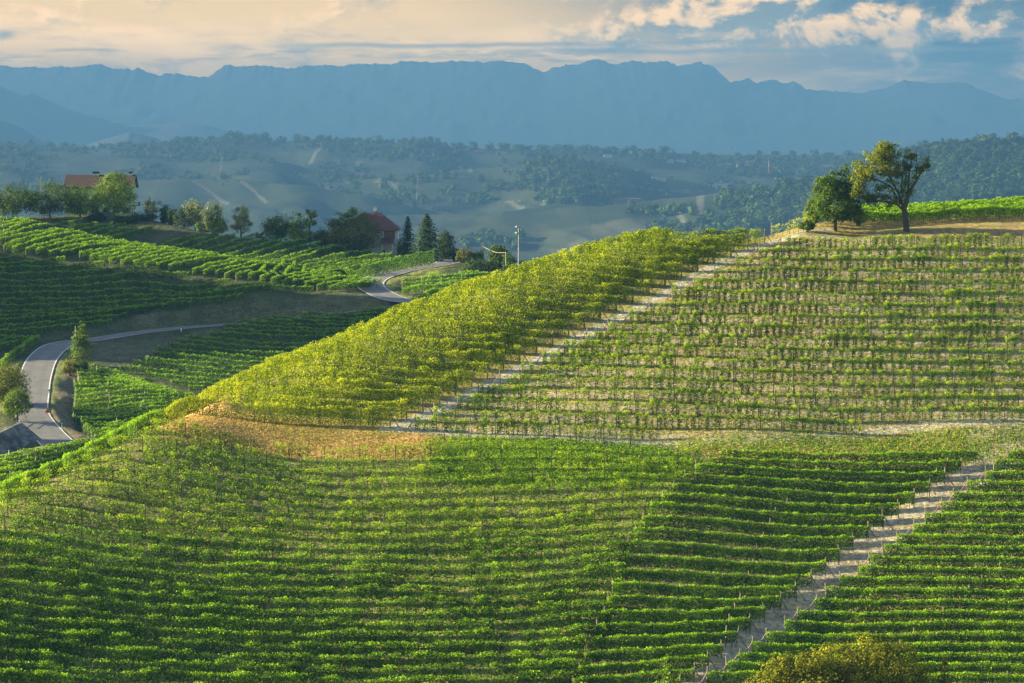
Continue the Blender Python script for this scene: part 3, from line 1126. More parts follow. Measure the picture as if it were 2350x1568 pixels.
mountain('mountain_foothills', 15000, 800, [(-700, 200), (-200, 190), (0, 196), (30, 210), (60, 222), (75, 211), (100, 226), (150, 247), (200, 265), (300, 290), (420, 282), (470, 286), (560, 310), (800, 345)], (.035, .05, .055), 131, 600, .4)
mountain('blue_hills', 11500, 400, [(-700, 300), (-200, 270), (0, 276), (50, 292), (95, 320), (160, 345), (215, 330), (250, 318), (300, 304), (330, 309), (370, 322), (430, 345)], (.05, .065, .06), 151, 600, .4)

# ---------------------------------------------------------------- vine rows
ORD = ['first', 'second', 'third', 'fourth', 'fifth', 'sixth', 'seventh', 'eighth', 'ninth', 'tenth', 'eleventh', 'twelfth', 'thirteenth', 'fourteenth',
       'fifteenth', 'sixteenth', 'seventeenth', 'eighteenth', 'nineteenth', 'twentieth', 'twenty-first', 'twenty-second', 'twenty-third',
       'twenty-fourth', 'twenty-fifth', 'twenty-sixth', 'twenty-seventh', 'twenty-eighth', 'twenty-ninth', 'thirtieth', 'thirty-first', 'thirty-second']


def post_mesh(name, h, r, mat, n=5, taper=.85):
    b = MB()
    b.tube([(0, 0, -.3), (0, 0, h * .5), (0.02, 0, h)], [r, r * .95, r * taper], n)
    me = b.mesh(name)
    me.materials.append(mat)
    return me


POST = {'stake': post_mesh('stake', 2.15, .055, M['stake']), 'post': post_mesh('post', 2.35, .075, M['post']),
        'end': post_mesh('end_post', 2.3, .10, M['post'], 6), 'grey': post_mesh('grey_post', 2.2, .075, M['grey_post'], 4),
        'low': post_mesh('low_post', 1.75, .07, M['post'], 4)}
_b = MB()
_b.tube([(0, 0, 1.7), (1.35, 0, -.25)], .07, 5)
BRACE = _b.mesh('brace')
BRACE.materials.append(M['post'])


def extend(q, a=0.0, b=0.0):
    q = np.asarray(q, float)
    out = [q]
    if a:
        d = q[0] - q[1]
        out.insert(0, (q[0] + d / np.linalg.norm(d) * a)[None])
    if b:
        d = q[-1] - q[-2]
        out.append((q[-1] + d / np.linalg.norm(d) * b)[None])
    return np.concatenate(out)


ROW_COUNT = [0]


def vine_row(q, label, group, mat='vine', H=1.9, h0=.55, thick=.7, dens=60, size=.24, plant=0.0, spread=.28, gap=0.0, tint=(.45, .22), tint_fn=None,
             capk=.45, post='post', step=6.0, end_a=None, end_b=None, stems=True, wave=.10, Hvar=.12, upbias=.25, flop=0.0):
    rng = np.random.default_rng(1000 + ROW_COUNT[0])
    ROW_COUNT[0] += 1
    q = dense_line(q, 1.0)
    seg = np.hypot(*np.diff(q, axis=0).T)
    S = np.concatenate([[0], np.cumsum(seg)])
    L = S[-1]
    if L < 1.5:
        return None
    zq = height(q[:, 0], q[:, 1])
    mid = len(q) // 2
    org = np.array([q[mid, 0], q[mid, 1], zq[mid]])
    root = empty('vine_row', org)
    tag(root, label, 'vine row', group)

    def at(s):
        return np.interp(s, S, q[:, 0]), np.interp(s, S, q[:, 1]), np.interp(s, S, zq)
    tx = np.gradient(q[:, 0])
    ty = np.gradient(q[:, 1])
    k_ = 2.9 if org[1] < 500 else 2.3
    N = int(L * dens * k_)
    size = size * (.74 if org[1] < 500 else .80)
    plants = None
    if plant:
        plants = np.arange(plant * .5, L, plant)
        plants = plants + rng.normal(0, plant * .10, len(plants))
        vig = np.clip(rng.normal(1, .32, len(plants)), .15, 1.7)
        if gap:
            vig[rng.random(len(plants)) < gap] = 0.02
        patch = 1 + .45 * np.sin(plants / 7.0 + rng.uniform(0, 6)) * np.sin(plants / 3.1 + rng.uniform(0, 6))
        vig = vig * patch
        pi = rng.choice(len(plants), N, p=vig / vig.sum())
        s = np.clip(plants[pi] + rng.normal(0, spread, N), 0, L)
        hp = H * np.clip(.72 + .28 * vig[pi] + rng.normal(0, .03, N), .45, 1.25)
    else:
        s = rng.uniform(0, L, N)
        ph = rng.uniform(0, 6.28, 6)
        lump = sum(np.sin(s * f + ph[i]) * w for i, (f, w) in enumerate([(.9, .8), (2.1, .7), (4.7, .6), (.31, .8)]))
        hp = H * (1 + Hvar * .6 * lump + rng.normal(0, .025, N))
        if gap:
            keep = (np.sin(s * .55 + ph[4]) * np.sin(s * 1.37 + ph[5]) + rng.normal(0, .15, N)) < (1 - gap)
            s, hp = s[keep], hp[keep]
            N = len(s)
    t = np.where(rng.random(N) < .22, rng.uniform(.82, 1.03, N), rng.beta(1.25, 1.0, N))
    z_up = h0 + (hp - h0) * t
    prof = np.clip(1.15 - np.abs(t - .62) * 1.1, .3, 1)
    side = rng.uniform(-1, 1, N)
    side = np.sign(side) * np.abs(side) ** .6
    lat = side * thick * .5 * prof * (1 + wave * 3 * np.sin(s * 1.7 + rng.uniform(0, 6)) * .5)
    if flop:
        lat = lat + flop * (t > .8) * rng.normal(0, 1, N)
        z_up = z_up - flop * .6 * (t > .8) * rng.random(N)
    x, y, z = at(s)
    dx, dy = np.interp(s, S, tx), np.interp(s, S, ty)
    dl = np.hypot(dx, dy) + 1e-9
    nx, ny = dy / dl, -dx / dl
    C = np.stack([x + nx * lat, y + ny * lat, z + z_up], 1) - org
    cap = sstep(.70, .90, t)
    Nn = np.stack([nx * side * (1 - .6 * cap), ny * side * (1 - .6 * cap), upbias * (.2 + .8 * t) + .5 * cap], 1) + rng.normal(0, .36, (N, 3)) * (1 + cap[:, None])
    tn = rng.normal(tint[0], tint[1], N) + capk * cap - .08 + .38 * (rng.random(N) < .10)  # sunlit tops and sun flecks painted as paler tint, besides pale young shoots
    if plants is not None:
        tn = tn + rng.normal(0, .16, len(plants))[pi]
    else:
        tn = tn + .10 * np.sin(s * .8 + rng.uniform(0, 6)) + .08 * np.sin(s * 2.9)
    if tint_fn is not None:
        tn = tn + tint_fn(x, y)
    V, Q = leaf_quads(C, Nn, size * rng.uniform(.7, 1.35, N), rng=rng)
    mi = np.zeros(len(Q), int)
    if stems:
        ss = plants if plants is not None else np.arange(.5, L, 1.1)
        ss = np.clip(ss, 0, L)
        sx, sy, sz = at(ss)
        n = len(ss)
        r = .032
        top = max(h0 + .35, .7) * rng.uniform(.9, 1.2, n)
        bx = rng.normal(0, .05, n)
        A = np.stack([sx, sy, sz - .1], 1) - org
        B = np.stack([sx + bx, sy + bx * .3, sz + top], 1) - org
        k = len(V)
        W = np.array([[-r, -r * .4, 0], [r, -r * .4, 0], [0, r, 0]])
        VV = np.concatenate([A[:, None] + W[None], B[:, None] + W[None] * .8], 1)          # n,6,3
        base = k + np.arange(n)[:, None] * 6
        QQ = np.concatenate([base + np.array([[0, 1, 4, 3]]), base + np.array([[1, 2, 5, 4]]), base + np.array([[2, 0, 3, 5]])], 0)
        V = np.concatenate([V, VV.reshape(-1, 3)])
        Q = np.concatenate([Q, QQ])
        mi = np.concatenate([mi, np.ones(len(QQ), int)])
        tn = np.concatenate([tn, np.zeros(len(QQ))])
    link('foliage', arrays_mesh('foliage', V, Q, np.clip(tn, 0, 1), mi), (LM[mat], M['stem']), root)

    def put(me, s0, name, rz=None, tilt=.03):
        px, py, pz = at(s0)
        o = bpy.data.objects.new(name, me)
        COL.objects.link(o)
        o.parent = root
        o.location = (px - org[0], py - org[1], pz - org[2])
        o.rotation_euler = (rng.normal(0, tilt), rng.normal(0, tilt), rng.uniform(0, 6) if rz is None else rz)
        o.scale = (1, 1, rng.uniform(.93, 1.06))
    if post and step:
        n = int((L - .4) / step)
        for k in range(n + 1):
            s0 = .2 + k * step
            if s0 < L - .3 and not (end_a and k == 0):
                put(POST[post], s0, 'post')
    for e, s0, sg in ((end_a, .05, 1), (end_b, L - .05, -1)):
        if e:
            put(POST[e], s0, 'end_post', tilt=.05)
            i = 0 if sg > 0 else -1
            ang = math.atan2(ty[i], tx[i])
            if e in ('end', 'post') and rng.random() < .7:
                put(BRACE, s0, 'brace', rz=(ang + math.pi if sg > 0 else ang) + rng.normal(0, .25), tilt=.02)
    return root


# crest block left of the dirt path: tall, dense, yellowing
n = 24
Rg = along([(896, 980), (1021, 922), (1141, 857), (1260, 799), (1374, 737), (1491, 678), (1600, 624), (1690, 584), (1755, 557)], n)
Lg = along([(428, 957), (520, 908), (640, 853), (725, 815), (860, 757), (1010, 703), (1140, 647), (1280, 607), (1400, 577), (1490, 563)], n)
Mg = (Rg + Lg) / 2 + np.array([[0, 6 if k < 14 else 3] for k in range(n)])
rows = guides_to_rows([Lg, Mg, Rg], n, 0, 350, 470)
for k, q in enumerate(rows):
    vine_row(extend(q, 5.0), f"tall yellowing vine row left of the dirt path, {ORD[k]} up from the dry bank", 'yellowing vine rows on the crest slope',
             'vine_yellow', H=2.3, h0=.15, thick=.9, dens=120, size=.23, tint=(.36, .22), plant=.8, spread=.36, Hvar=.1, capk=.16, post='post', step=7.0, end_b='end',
             tint_fn=lambda x, y: .20 * sstep(12, -32, x) - .10 * sstep(10, 40, x), stems=True, upbias=.15)  # sun-facing crest side tinted lighter, right end darker: light painted into the leaves

# young vines right of the dirt path
rows = YOUNG_ROWS
for k, q in enumerate(rows):
    vine_row(extend(q, 0, 18) if k > 1 else q, f"sparse young vine row right of the dirt path, {ORD[k]} above the white track", 'young vine rows right of the dirt path',
             'vine_young', H=1.8, h0=.12, thick=.6, dens=88 if k > 5 else 62, size=.20, plant=.9, spread=.20, gap=.07, tint=(.30, .22), post='stake', step=2.7 if k < 9 else 3.4, end_a='post', Hvar=.2,
             flop=.12, tint_fn=lambda x, y: .06 * sstep(20, -20, x))

# dense rows on the plateau behind the two trees
for k in range(7):
    q = np.array([[(u - 1175) / FOC * D, D] for u, D in ((1845 + 12 * k, 455.5 + 2.6 * k), (2077, 458.5 + 2.6 * k), (2480, 465.0 + 2.6 * k), (2700, 466.5 + 2.6 * k))])
    vine_row(q, f"lush green vine row along the hilltop behind the two trees, {ORD[k]} from the brown bank", 'green vine rows along the hilltop', 'vine', H=2.3, h0=.75, thick=.9, dens=85,
             size=.26, tint=(.42, .2), Hvar=.1, post='post', step=8.0, upbias=.4)
q = guides_to_rows([[(1768, 547)], [(1810, 538)], [(1868, 529)]], 1, 0, 400, 470)[0]
vine_row(q, "thin straggling yellow vine row at the top of the dirt path", None, 'vine_yellow', H=2.1, h0=.5, thick=.5, dens=34, size=.2, plant=.9, spread=.25, tint=(.6, .2), post='post', step=3.2)

# lower slope, left: vines thin at the top, thick further down
n = 24
Lg = np.array([(345, 1000), (297, 1020), (248, 1043), (199, 1066), (150, 1090), (100, 1113), (50, 1138), (0, 1162)] + [(-70, 1192 + 27 * i) for i in range(16)], float)
Ag = along([(620, 1050), (600, 1640)], n)
Bg = along([(1000, 1056), (1000, 1640)], n)
Cg = along([(1640, 1070), (1575, 1112), (1490, 1200), (1445, 1300), (1415, 1400), (1380, 1500), (1340, 1640)], n)
rows = guides_to_rows([Lg, Ag, Bg, Cg], n, 0, 285, 372)
for k, q in enumerate(rows):
    f = min(1.0, k / 15.0)
    wild = k < 9
    vine_row(extend(q, 14 if k > 8 else 0, 0), (f"straggling bright vine row on the lower slope, {ORD[k]} down from the dry bank" if wild else f"leafy vine row on the lower slope, {ORD[k]} down from the dry bank"),
             'vine rows on the lower slope, left block', 'vine_young' if wild else 'vine', H=1.85, h0=.2 if wild else .3, thick=.6 + .15 * f, dens=36 + 40 * f, size=.21 + .03 * f, plant=.95,
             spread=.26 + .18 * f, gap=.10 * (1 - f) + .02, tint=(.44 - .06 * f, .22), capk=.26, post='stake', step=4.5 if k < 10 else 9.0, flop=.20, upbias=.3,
             tint_fn=lambda x, y: .14 * sstep(5, -40, x) * sstep(300, 350, y))
for k, (a, b) in enumerate([([(1015, 1032), (1250, 1032), (1600, 1046)], 0), ([(1010, 1010), (1200, 1008), (1480, 1022)], 0)]):
    q = xy_line(a, 340, 400)
    vine_row(q, ("scattered staked young vines in the bright grass, lower of two rows below the white track", "scattered staked young vines right below the white track, upper of two rows")[k],
             'staked young vines in the bright grass', 'vine_young', H=1.4, h0=.1, thick=.6, dens=11, size=.2, plant=1.1, spread=.2, gap=.25, tint=(.5, .2), post='stake', step=3.5)
# leafy row ends that hang over the crest of the lower slope
ENDS = [(300, 1008), (250, 1032), (200, 1056), (150, 1079), (100, 1102), (50, 1126), (2, 1150)]
for k, (u, v) in enumerate(ENDS):
    x, y = hit(u, v, 0, 300, 400)
    p0 = np.array([x[0], y[0]])
    q = np.array([p0 + (1.1, -1.2), p0 + (.2, .4), p0 + (-.2, 2.4), p0 + (1.1, 5.4), p0 + (3.0, 8.6)])
    vine_row(q, f"thick vine hedge end curling over the lower crest, {ORD[k]} below the dry bank", 'hedge-like row ends along the lower crest', 'vine', H=2.15, h0=.05, thick=1.0, dens=190, size=.22,
             tint=(.52, .2), Hvar=.05, post='post', step=4.0, upbias=.5)

# lower slope, right: dense trimmed rows up to the grassy gap
n = 21
Lg = along([(1655, 1068), (1592, 1100), (1490, 1192), (1445, 1262), (1415, 1342), (1385, 1432), (1345, 1522), (1300, 1630)], n)
Rg = along([(2240, 1066), (2105, 1160), (1965, 1262), (1845, 1370), (1740, 1440), (1640, 1530), (1560, 1600)], n)
Mg = (Lg + Rg) / 2 + np.array([[0, 7 * (1 - k / n)] for k in range(n)])
rows = guides_to_rows([Lg, Mg, Rg], n, 0, 285, 372)
for k, q in enumerate(rows):
    vine_row(q, f"trimmed vine row left of the grassy gap, {ORD[k]} down from the sandy track", 'dense vine rows left of the grassy gap', 'vine', H=1.85, h0=.45, thick=.75, dens=115, size=.22,
             tint=(.40, .2), Hvar=.08, post='post', step=15.0, end_b='post', upbias=.35)
# rows right of the gap
n = 22
zz = [(2260, 360), (2180, 412), (2130, 472), (2030, 530), (1955, 590), (1890, 645), (1800, 705), (1730, 768), (1645, 828), (1570, 888), (1490, 948), (1430, 1008), (1325, 1062),
      (1250, 1122), (1190, 1187), (1090, 1252), (1020, 1310), (920, 1372), (840, 1430), (765, 1490), (700, 1545), (590, 1600)]
Lg = np.array([(a * .4145 + 1377, b * .4145 + 918) for a, b in zz])
Rg = np.array([(2440, (358 + 60.5 * k) * .4145 + 918) for k in range(n)])
Mg = (Lg + Rg) / 2
rows = guides_to_rows([Lg, Mg, Rg], n, 0, 285, 372)
for k, q in enumerate(rows):
    vine_row(extend(q, 0, 16), f"trimmed vine row right of the grassy gap, {ORD[k]} down from the sandy track", 'dense vine rows right of the grassy gap', 'vine', H=1.85, h0=.4, thick=.8, dens=120, size=.22,
             tint=(.43, .2), Hvar=.06, post='post', step=16.0, end_a='post', upbias=.4)

# block below the road at the left edge
n = 7
Lg = [(-60, v) for v in (1055, 1063, 1071, 1080, 1091, 1104, 1118)]
Mg = [(120, 1022), (115, 1030), (105, 1043), (90, 1056), (70, 1070), (40, 1086), (20, 1098)]
Rg = [(232, 1011), (230, 1018), (215, 1030), (195, 1040), (160, 1056), (120, 1072), (90, 1086)]
rows = guides_to_rows([Lg, Mg, Rg], n, 1.7, 400, 520)
for k, q in enumerate(rows):
    vine_row(extend(q, 0, 6), f"shaded vine row below the concrete retaining wall, {ORD[k]} from the road", 'vine rows below the retaining wall', 'vine_far', H=1.75, h0=.3, thick=.9, dens=55, size=.30, tint=(.40, .2),
             post='grey', step=8.0, upbias=.5)


def zc(s, ox, oy, *pts):
    return [(a * s + ox, b * s + oy) for a, b in pts]


# small block beside the lower road bend
B6 = [[(1000, 418), (1070, 415), (1130, 425)], [(1080, 440), (1240, 455), (1395, 508)], [(905, 468), (1200, 480), (1500, 545)], [(868, 497), (1230, 515), (1620, 578)], [(880, 545), (1250, 555), (1760, 622)],
      [(830, 592), (1350, 588), (1880, 655)], [(838, 632), (1400, 622), (2000, 700)], [(840, 692), (1350, 656), (2170, 742)], [(840, 752), (1450, 694), (2310, 775)], [(835, 802), (1500, 748), (2290, 790)],
      [(830, 850), (1500, 793), (2250, 806)], [(812, 890), (1500, 845), (2200, 832)], [(808, 925), (1450, 885), (2150, 862)], [(812, 968), (1400, 925), (2100, 900)], [(840, 990), (1350, 975), (2050, 930)],
      [(890, 1010), (1300, 1000), (1950, 965)], [(905, 1035), (1350, 1040), (1800, 1015)], [(915, 1065), (1300, 1078), (1600, 1072)], [(950, 1095), (1250, 1108), (1520, 1105)], [(985, 1130), (1200, 1140), (1420, 1138)],
      [(1020, 1168), (1200, 1170), (1390, 1165)], [(1050, 1205), (1180, 1205), (1310, 1200)]]
for k, row in enumerate(B6):
    pts = np.array(zc(.2032, 0, 753, *row))
    x, y = hit(pts[:, 0], pts[:, 1], 1.8, 520, 640, 600)
    vine_row(np.stack([x, y], 1), f"curved sunlit vine row on the knoll beside the road bend, {ORD[k]} from its top", 'vine rows on the knoll by the road bend', 'vine_far', H=1.85, h0=.3, thick=.85, dens=50, size=.30,
             tint=(.45, .2), post='grey', step=7.0, upbias=.55)
# shaded block under the straight road
B7 = [[(1850, 92), (2000, 85), (2150, 80)], [(1790, 108), (1950, 100), (2300, 90)], [(1400, 118), (1600, 120), (2300, 118)], [(1150, 150), (1500, 148), (2250, 146)], [(1025, 165), (1500, 175), (2200, 172)],
      [(910, 185), (1500, 203), (2200, 200)], [(815, 205), (1450, 232), (2100, 228)], [(830, 238), (1450, 260), (2050, 256)], [(700, 262), (1400, 290), (2000, 286)], [(540, 285), (1240, 350), (1950, 350)],
      [(480, 310), (1200, 384), (1900, 392)], [(415, 340), (1150, 418), (1800, 432)], [(330, 372), (1100, 452), (1750, 470)], [(290, 400), (1050, 486), (1650, 508)], [(245, 443), (1000, 520), (1550, 548)],
      [(150, 468), (950, 552), (1500, 588)], [(50, 508), (850, 582), (1400, 625)], [(250, 560), (800, 612), (1300, 660)], [(430, 618), (780, 642), (1200, 690)], [(560, 655), (800, 672), (1150, 715)]]
for k, row in enumerate(B7):
    pts = np.array(zc(.3125, 257, 679, *row))
    # keep only what the photo shows of each row, plus a little more behind the crest
    cu = np.array([425, 560, 680, 800, 900, 1000, 1100, 1200, 1300, 1500])
    cv = np.array([945, 870, 812, 760, 716, 680, 636, 608, 575, 540])
    fine = np.array([np.interp(np.linspace(0, 2, 21), [0, 1, 2], pts[:, i]) for i in (0, 1)]).T
    ok = fine[:, 1] < np.interp(fine[:, 0], cu, cv) - 2
    fine = fine[:max(3, int(ok.sum()))]
    sel = fine[np.linspace(0, len(fine) - 1, 4).astype(int)]
    x, y = hit(sel[:, 0], sel[:, 1], 1.7, 560, 700, 600)
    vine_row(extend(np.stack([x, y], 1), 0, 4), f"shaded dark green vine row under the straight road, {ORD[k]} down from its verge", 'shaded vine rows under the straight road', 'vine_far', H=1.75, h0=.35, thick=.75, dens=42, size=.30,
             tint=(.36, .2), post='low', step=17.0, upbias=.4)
# broad block above the straight road
Lg = [(-60, v) for v in (592, 604, 614, 627, 642, 655, 669, 684, 699, 714, 733, 748, 757)]
Rg = [(60, 581), (150, 589), (240, 599), (336, 612), (434, 624), (528, 637), (625, 648), (720, 658), (560, 674), (440, 691), (330, 702), (292, 717), (257, 734)]
Mg = [((a[0] + b[0]) / 2, (a[1] + b[1]) / 2 + 4) for a, b in zip(Lg, Rg)]
rows = guides_to_rows([Lg, Mg, Rg], 13, 1.8, 600, 720)
for k, q in enumerate(rows):
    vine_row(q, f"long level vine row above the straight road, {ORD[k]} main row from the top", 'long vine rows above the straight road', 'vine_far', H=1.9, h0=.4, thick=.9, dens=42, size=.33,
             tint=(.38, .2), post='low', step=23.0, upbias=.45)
    if k < 12:
        q2 = (q + rows[k + 1][:len(q)]) / 2 if k < 7 or k > 8 else None
        if q2 is not None and np.hypot(*(q[0] - rows[k + 1][0])) > 4.2:
            vine_row(q2, f"level vine row above the straight road, just below the {ORD[k]} main row", 'long vine rows above the straight road', 'vine_far', H=1.85, h0=.4,
                     thick=.9, dens=42, size=.33, tint=(.36, .2), post=None, step=0, upbias=.45)
# curved rows combed over the sunlit crest
F9 = zc(.1756, 0, 367, (50, 1112), (165, 1140), (335, 1160), (470, 1172), (640, 1190), (800, 1190), (905, 1130), (1040, 1215), (1170, 1245), (1295, 1270), (1425, 1290), (1580, 1300), (1745, 1325), (1890, 1345), (2040, 1350), (2205, 1375)) + \
    zc(.1797, 404, 422, (205, 1082), (350, 1100), (500, 1110), (620, 1132), (765, 1145), (920, 1150), (1075, 1175), (1220, 1210), (1360, 1225), (1500, 1235), (1590, 1205), (1640, 1262), (1800, 1285), (1945, 1300), (2180, 1275))


def crest_v(u):
    return np.interp(u, [-100, 0, 84, 155, 246, 352, 457, 598, 738, 826], [478, 495, 503, 528, 549, 567, 581, 602, 626, 645])


for k, (u, v) in enumerate(F9):
    du = 150 - 60 * min(1, max(0, (u - 100) / 600))
    ue = min(u + du, 838)
    ve = float(crest_v(ue)) - 1.0
    pts = [(u, v), (u + du * .28, v + (ve - v) * .42), (u + du * .6, v + (ve - v) * .78), (ue, ve)] if ue - u > 40 else [(u, v), (u + (ue - u) * .5, (v + ve) / 2), (ue, ve)]
    pts = np.array(pts)
    x, y = hit(pts[:, 0], pts[:, 1], 1.8, 640, 780, 700)
    vine_row(extend(np.stack([x, y], 1), 0, 5), f"curved vine row combed over the sunlit crest, {ORD[k]} from the farmhouse end" if k < 30 else "last short vine row at the road end of the sunlit crest",
             'curved vine rows on the sunlit crest', 'vine_far', H=1.95, h0=.45, thick=.85, dens=60, size=.31, tint=(.47, .2), post=None, step=0, end_a='low', upbias=.6)
for k, (a, b, c) in enumerate([((-60, 560), (35, 540), (120, 526)), ((-60, 549), (15, 536), (95, 515)), ((-60, 537), (0, 531), (75, 508)), ((-60, 525), (0, 518), (60, 507)), ((-60, 514), (0, 509), (45, 503)), ((-60, 503), (-10, 501), (30, 500))]):
    pts = np.array([a, b, c], float)
    x, y = hit(pts[:, 0], pts[:, 1], 1.8, 640, 790, 700)
    vine_row(extend(np.stack([x, y], 1), 0, 4), f"bright vine row at the left end of the sunlit crest, {ORD[5 - k]} from the garden trees", 'vine rows at the left end of the sunlit crest', 'vine_far', H=1.9, h0=.45, thick=.85, dens=55, size=.31,
             tint=(.47, .2), post='grey', step=9.0, upbias=.6)
# shaded slope between the crest and the houses
z6 = lambda a, b: (a * .1756, b * .1756 + 367)
z7 = lambda a, b: (a * .1797 + 404, b * .1797 + 422)
z8 = lambda a, b: (a * .2109 + 734, b * .2109 + 459)
B10 = [(z6(700, 850), z6(1080, 770)), (z6(900, 890), z6(1280, 810)), (z6(1050, 915), z6(1470, 820)), (z6(1200, 935), z6(1640, 830)), (z6(1330, 985), z6(1800, 850)), (z6(1450, 1005), z6(2010, 860)),
       (z7(-180, 770), z7(250, 640)), (z7(-80, 820), z7(480, 642)), (z7(60, 845), z7(760, 632)), (z7(230, 880), z7(1050, 642)), (z7(400, 905), z7(1290, 657)), (z7(580, 915), z7(1480, 682)),
       (z7(740, 940), z7(1650, 702)), (z7(900, 975), z7(1850, 742)), (z7(1020, 1005), z7(2100, 782)), (z7(1150, 1022), z8(300, 500)), (z7(1290, 1040), z8(560, 550)), (z7(1420, 1062), z8(800, 580)),
       (z7(1520, 1082), z8(1050, 600)), (z7(1620, 1102), z8(930, 628)), (z7(1720, 1112), z8(800, 658)), (z7(1820, 1118), z8(660, 690)), (z7(1900, 1130), z8(540, 728))]
for k, (a, b) in enumerate(B10):
    m = ((a[0] + b[0]) / 2, (a[1] + b[1]) / 2 - 2)
    pts = np.array([a, m, b])
    cd = float(np.interp(a[0], [-250, 0, 84, 155, 246, 352, 457, 598, 738, 830], [762, 745, 740, 733, 724, 717, 710, 701, 687, 674])) + 12
    x, y = hit(pts[:, 0], pts[:, 1], 1.8, cd, 822, 700)
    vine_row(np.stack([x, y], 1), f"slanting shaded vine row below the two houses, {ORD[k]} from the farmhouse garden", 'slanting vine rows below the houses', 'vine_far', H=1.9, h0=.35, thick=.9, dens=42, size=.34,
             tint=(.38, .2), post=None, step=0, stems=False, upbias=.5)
# small terrace inside the upper road bend
B11 = [[(1510, 778), (1800, 788), (2080, 800)], [(1195, 800), (1500, 812), (1900, 818)], [(905, 858), (1300, 828), (1950, 838)], [(890, 898), (1350, 860), (1850, 858)], [(1000, 925), (1480, 882), (1850, 880)],
       [(900, 960), (1400, 908), (1800, 902)], [(1120, 1010), (1480, 955), (1780, 930)], [(1000, 1045), (1180, 1035), (1480, 1000)]]
for k, row in enumerate(B11):
    pts = np.array(zc(.2109, 734, 459, *row))
    x, y = hit(pts[:, 0], pts[:, 1], 1.7, 630, 760, 700)
    vine_row(np.stack([x, y], 1), f"bright vine row on the terrace inside the upper road bend, {ORD[k]} from the top", 'vine rows inside the upper road bend', 'vine_far', H=1.8, h0=.3, thick=1.0, dens=52, size=.32,
             tint=(.48, .22), post='grey', step=5.0, upbias=.55, gap=.12)
# scraps at the left edge above the bend
for k, row in enumerate([[(-80, 95), (60, 85), (180, 72)], [(-80, 140), (120, 110), (325, 75)], [(-80, 165), (80, 150), (200, 125)], [(-80, 200), (20, 185), (105, 172)], [(20, 375), (160, 250), (300, 150), (430, 78)]]):
    pts = np.array(zc(.2032, 0, 753, *row))
    x, y = hit(pts[:, 0], pts[:, 1], 1.8, 560, 680, 700)
    vine_row(np.stack([x, y], 1), ("long sunlit diagonal vine row beside the road bend" if k == 4 else f"short vine row at the left edge above the road bend, {ORD[k]} from the top"), 'vine rows at the left edge above the bend',
             'vine_far', H=1.9, h0=.2, thick=1.0, dens=60, size=.32, tint=(.55 if k == 4 else .45, .2), post=None, step=0, stems=False, upbias=.6)
print('rows', ROW_COUNT[0], 'objects', len(bpy.data.objects))

# ---------------------------------------------------------------- trees and shrubs
def limb(b, p0, p1, r0, r1, rng, bend=.12, n=5):
    p0, p1 = np.array(p0, float), np.array(p1, float)
    L = np.linalg.norm(p1 - p0)
    off = rng.normal(0, bend * L * .5, 3)
    pts, rad = [], []
    for t in np.linspace(0, 1, n):
        pts.append(p0 + (p1 - p0) * t + off * math.sin(math.pi * t) + np.array([0, 0, -.06 * L * math.sin(math.pi * t)]))
        rad.append(r0 + (r1 - r0) * t)
    b.tube(pts, rad, 6)
    return pts


def crown_cloud(lobes, n, size, rng, clump=.30, shell=.55, gaps=.12, up=.35):
    """leaf clumps gathered in boughs inside ellipsoid lobes; returns C, N, tint, size, bough centres"""
    Cs, Ns, Ts, boughs = [], [], [], []
    vol = np.array([l[3] * l[4] * l[5] for l in lobes]) ** (2 / 3)
    for (cx, cy, cz, rx, ry, rz), w in zip(lobes, vol / vol.sum()):
        k = max(8, int(n * w / 34))
        d = rng.normal(size=(k, 3))
        d /= np.linalg.norm(d, axis=1, keepdims=True)
        rad = (shell + (1 - shell) * rng.random((k, 1)) ** .6) * rng.uniform(.82, 1.06, (k, 1))
        ctr = d * rad * np.array([rx, ry, rz])
        boughs += [tuple(np.array([cx, cy, cz]) + c) for c in ctr]
        m = max(1, int(n * w / k))
        wgt = rng.uniform(.5, 1.5, k)
        wgt[rng.random(k) < gaps] = .08
        pick = rng.choice(k, m * k, p=wgt / wgt.sum())
        cr = clump * (rx * ry * rz) ** (1 / 3) * rng.uniform(.6, 1.3, k)
        off = rng.normal(size=(m * k, 3))
        off /= np.linalg.norm(off, axis=1, keepdims=True)
        off *= rng.random((m * k, 1)) ** .45
        off = off * cr[pick][:, None] * np.array([1.3, 1.3, 1.0])
        C = ctr[pick] + off
        bt = rng.normal(0, .17, k)
        Cs.append(C + np.array([cx, cy, cz]))
        Ns.append(off / (cr[pick][:, None]) * .8 + C / np.array([rx, ry, rz]) * .5 + np.array([0, 0, up]) + rng.normal(0, .28, C.shape))
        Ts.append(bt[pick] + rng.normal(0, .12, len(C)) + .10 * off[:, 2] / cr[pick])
    return np.concatenate(Cs), np.concatenate(Ns), np.concatenate(Ts), boughs


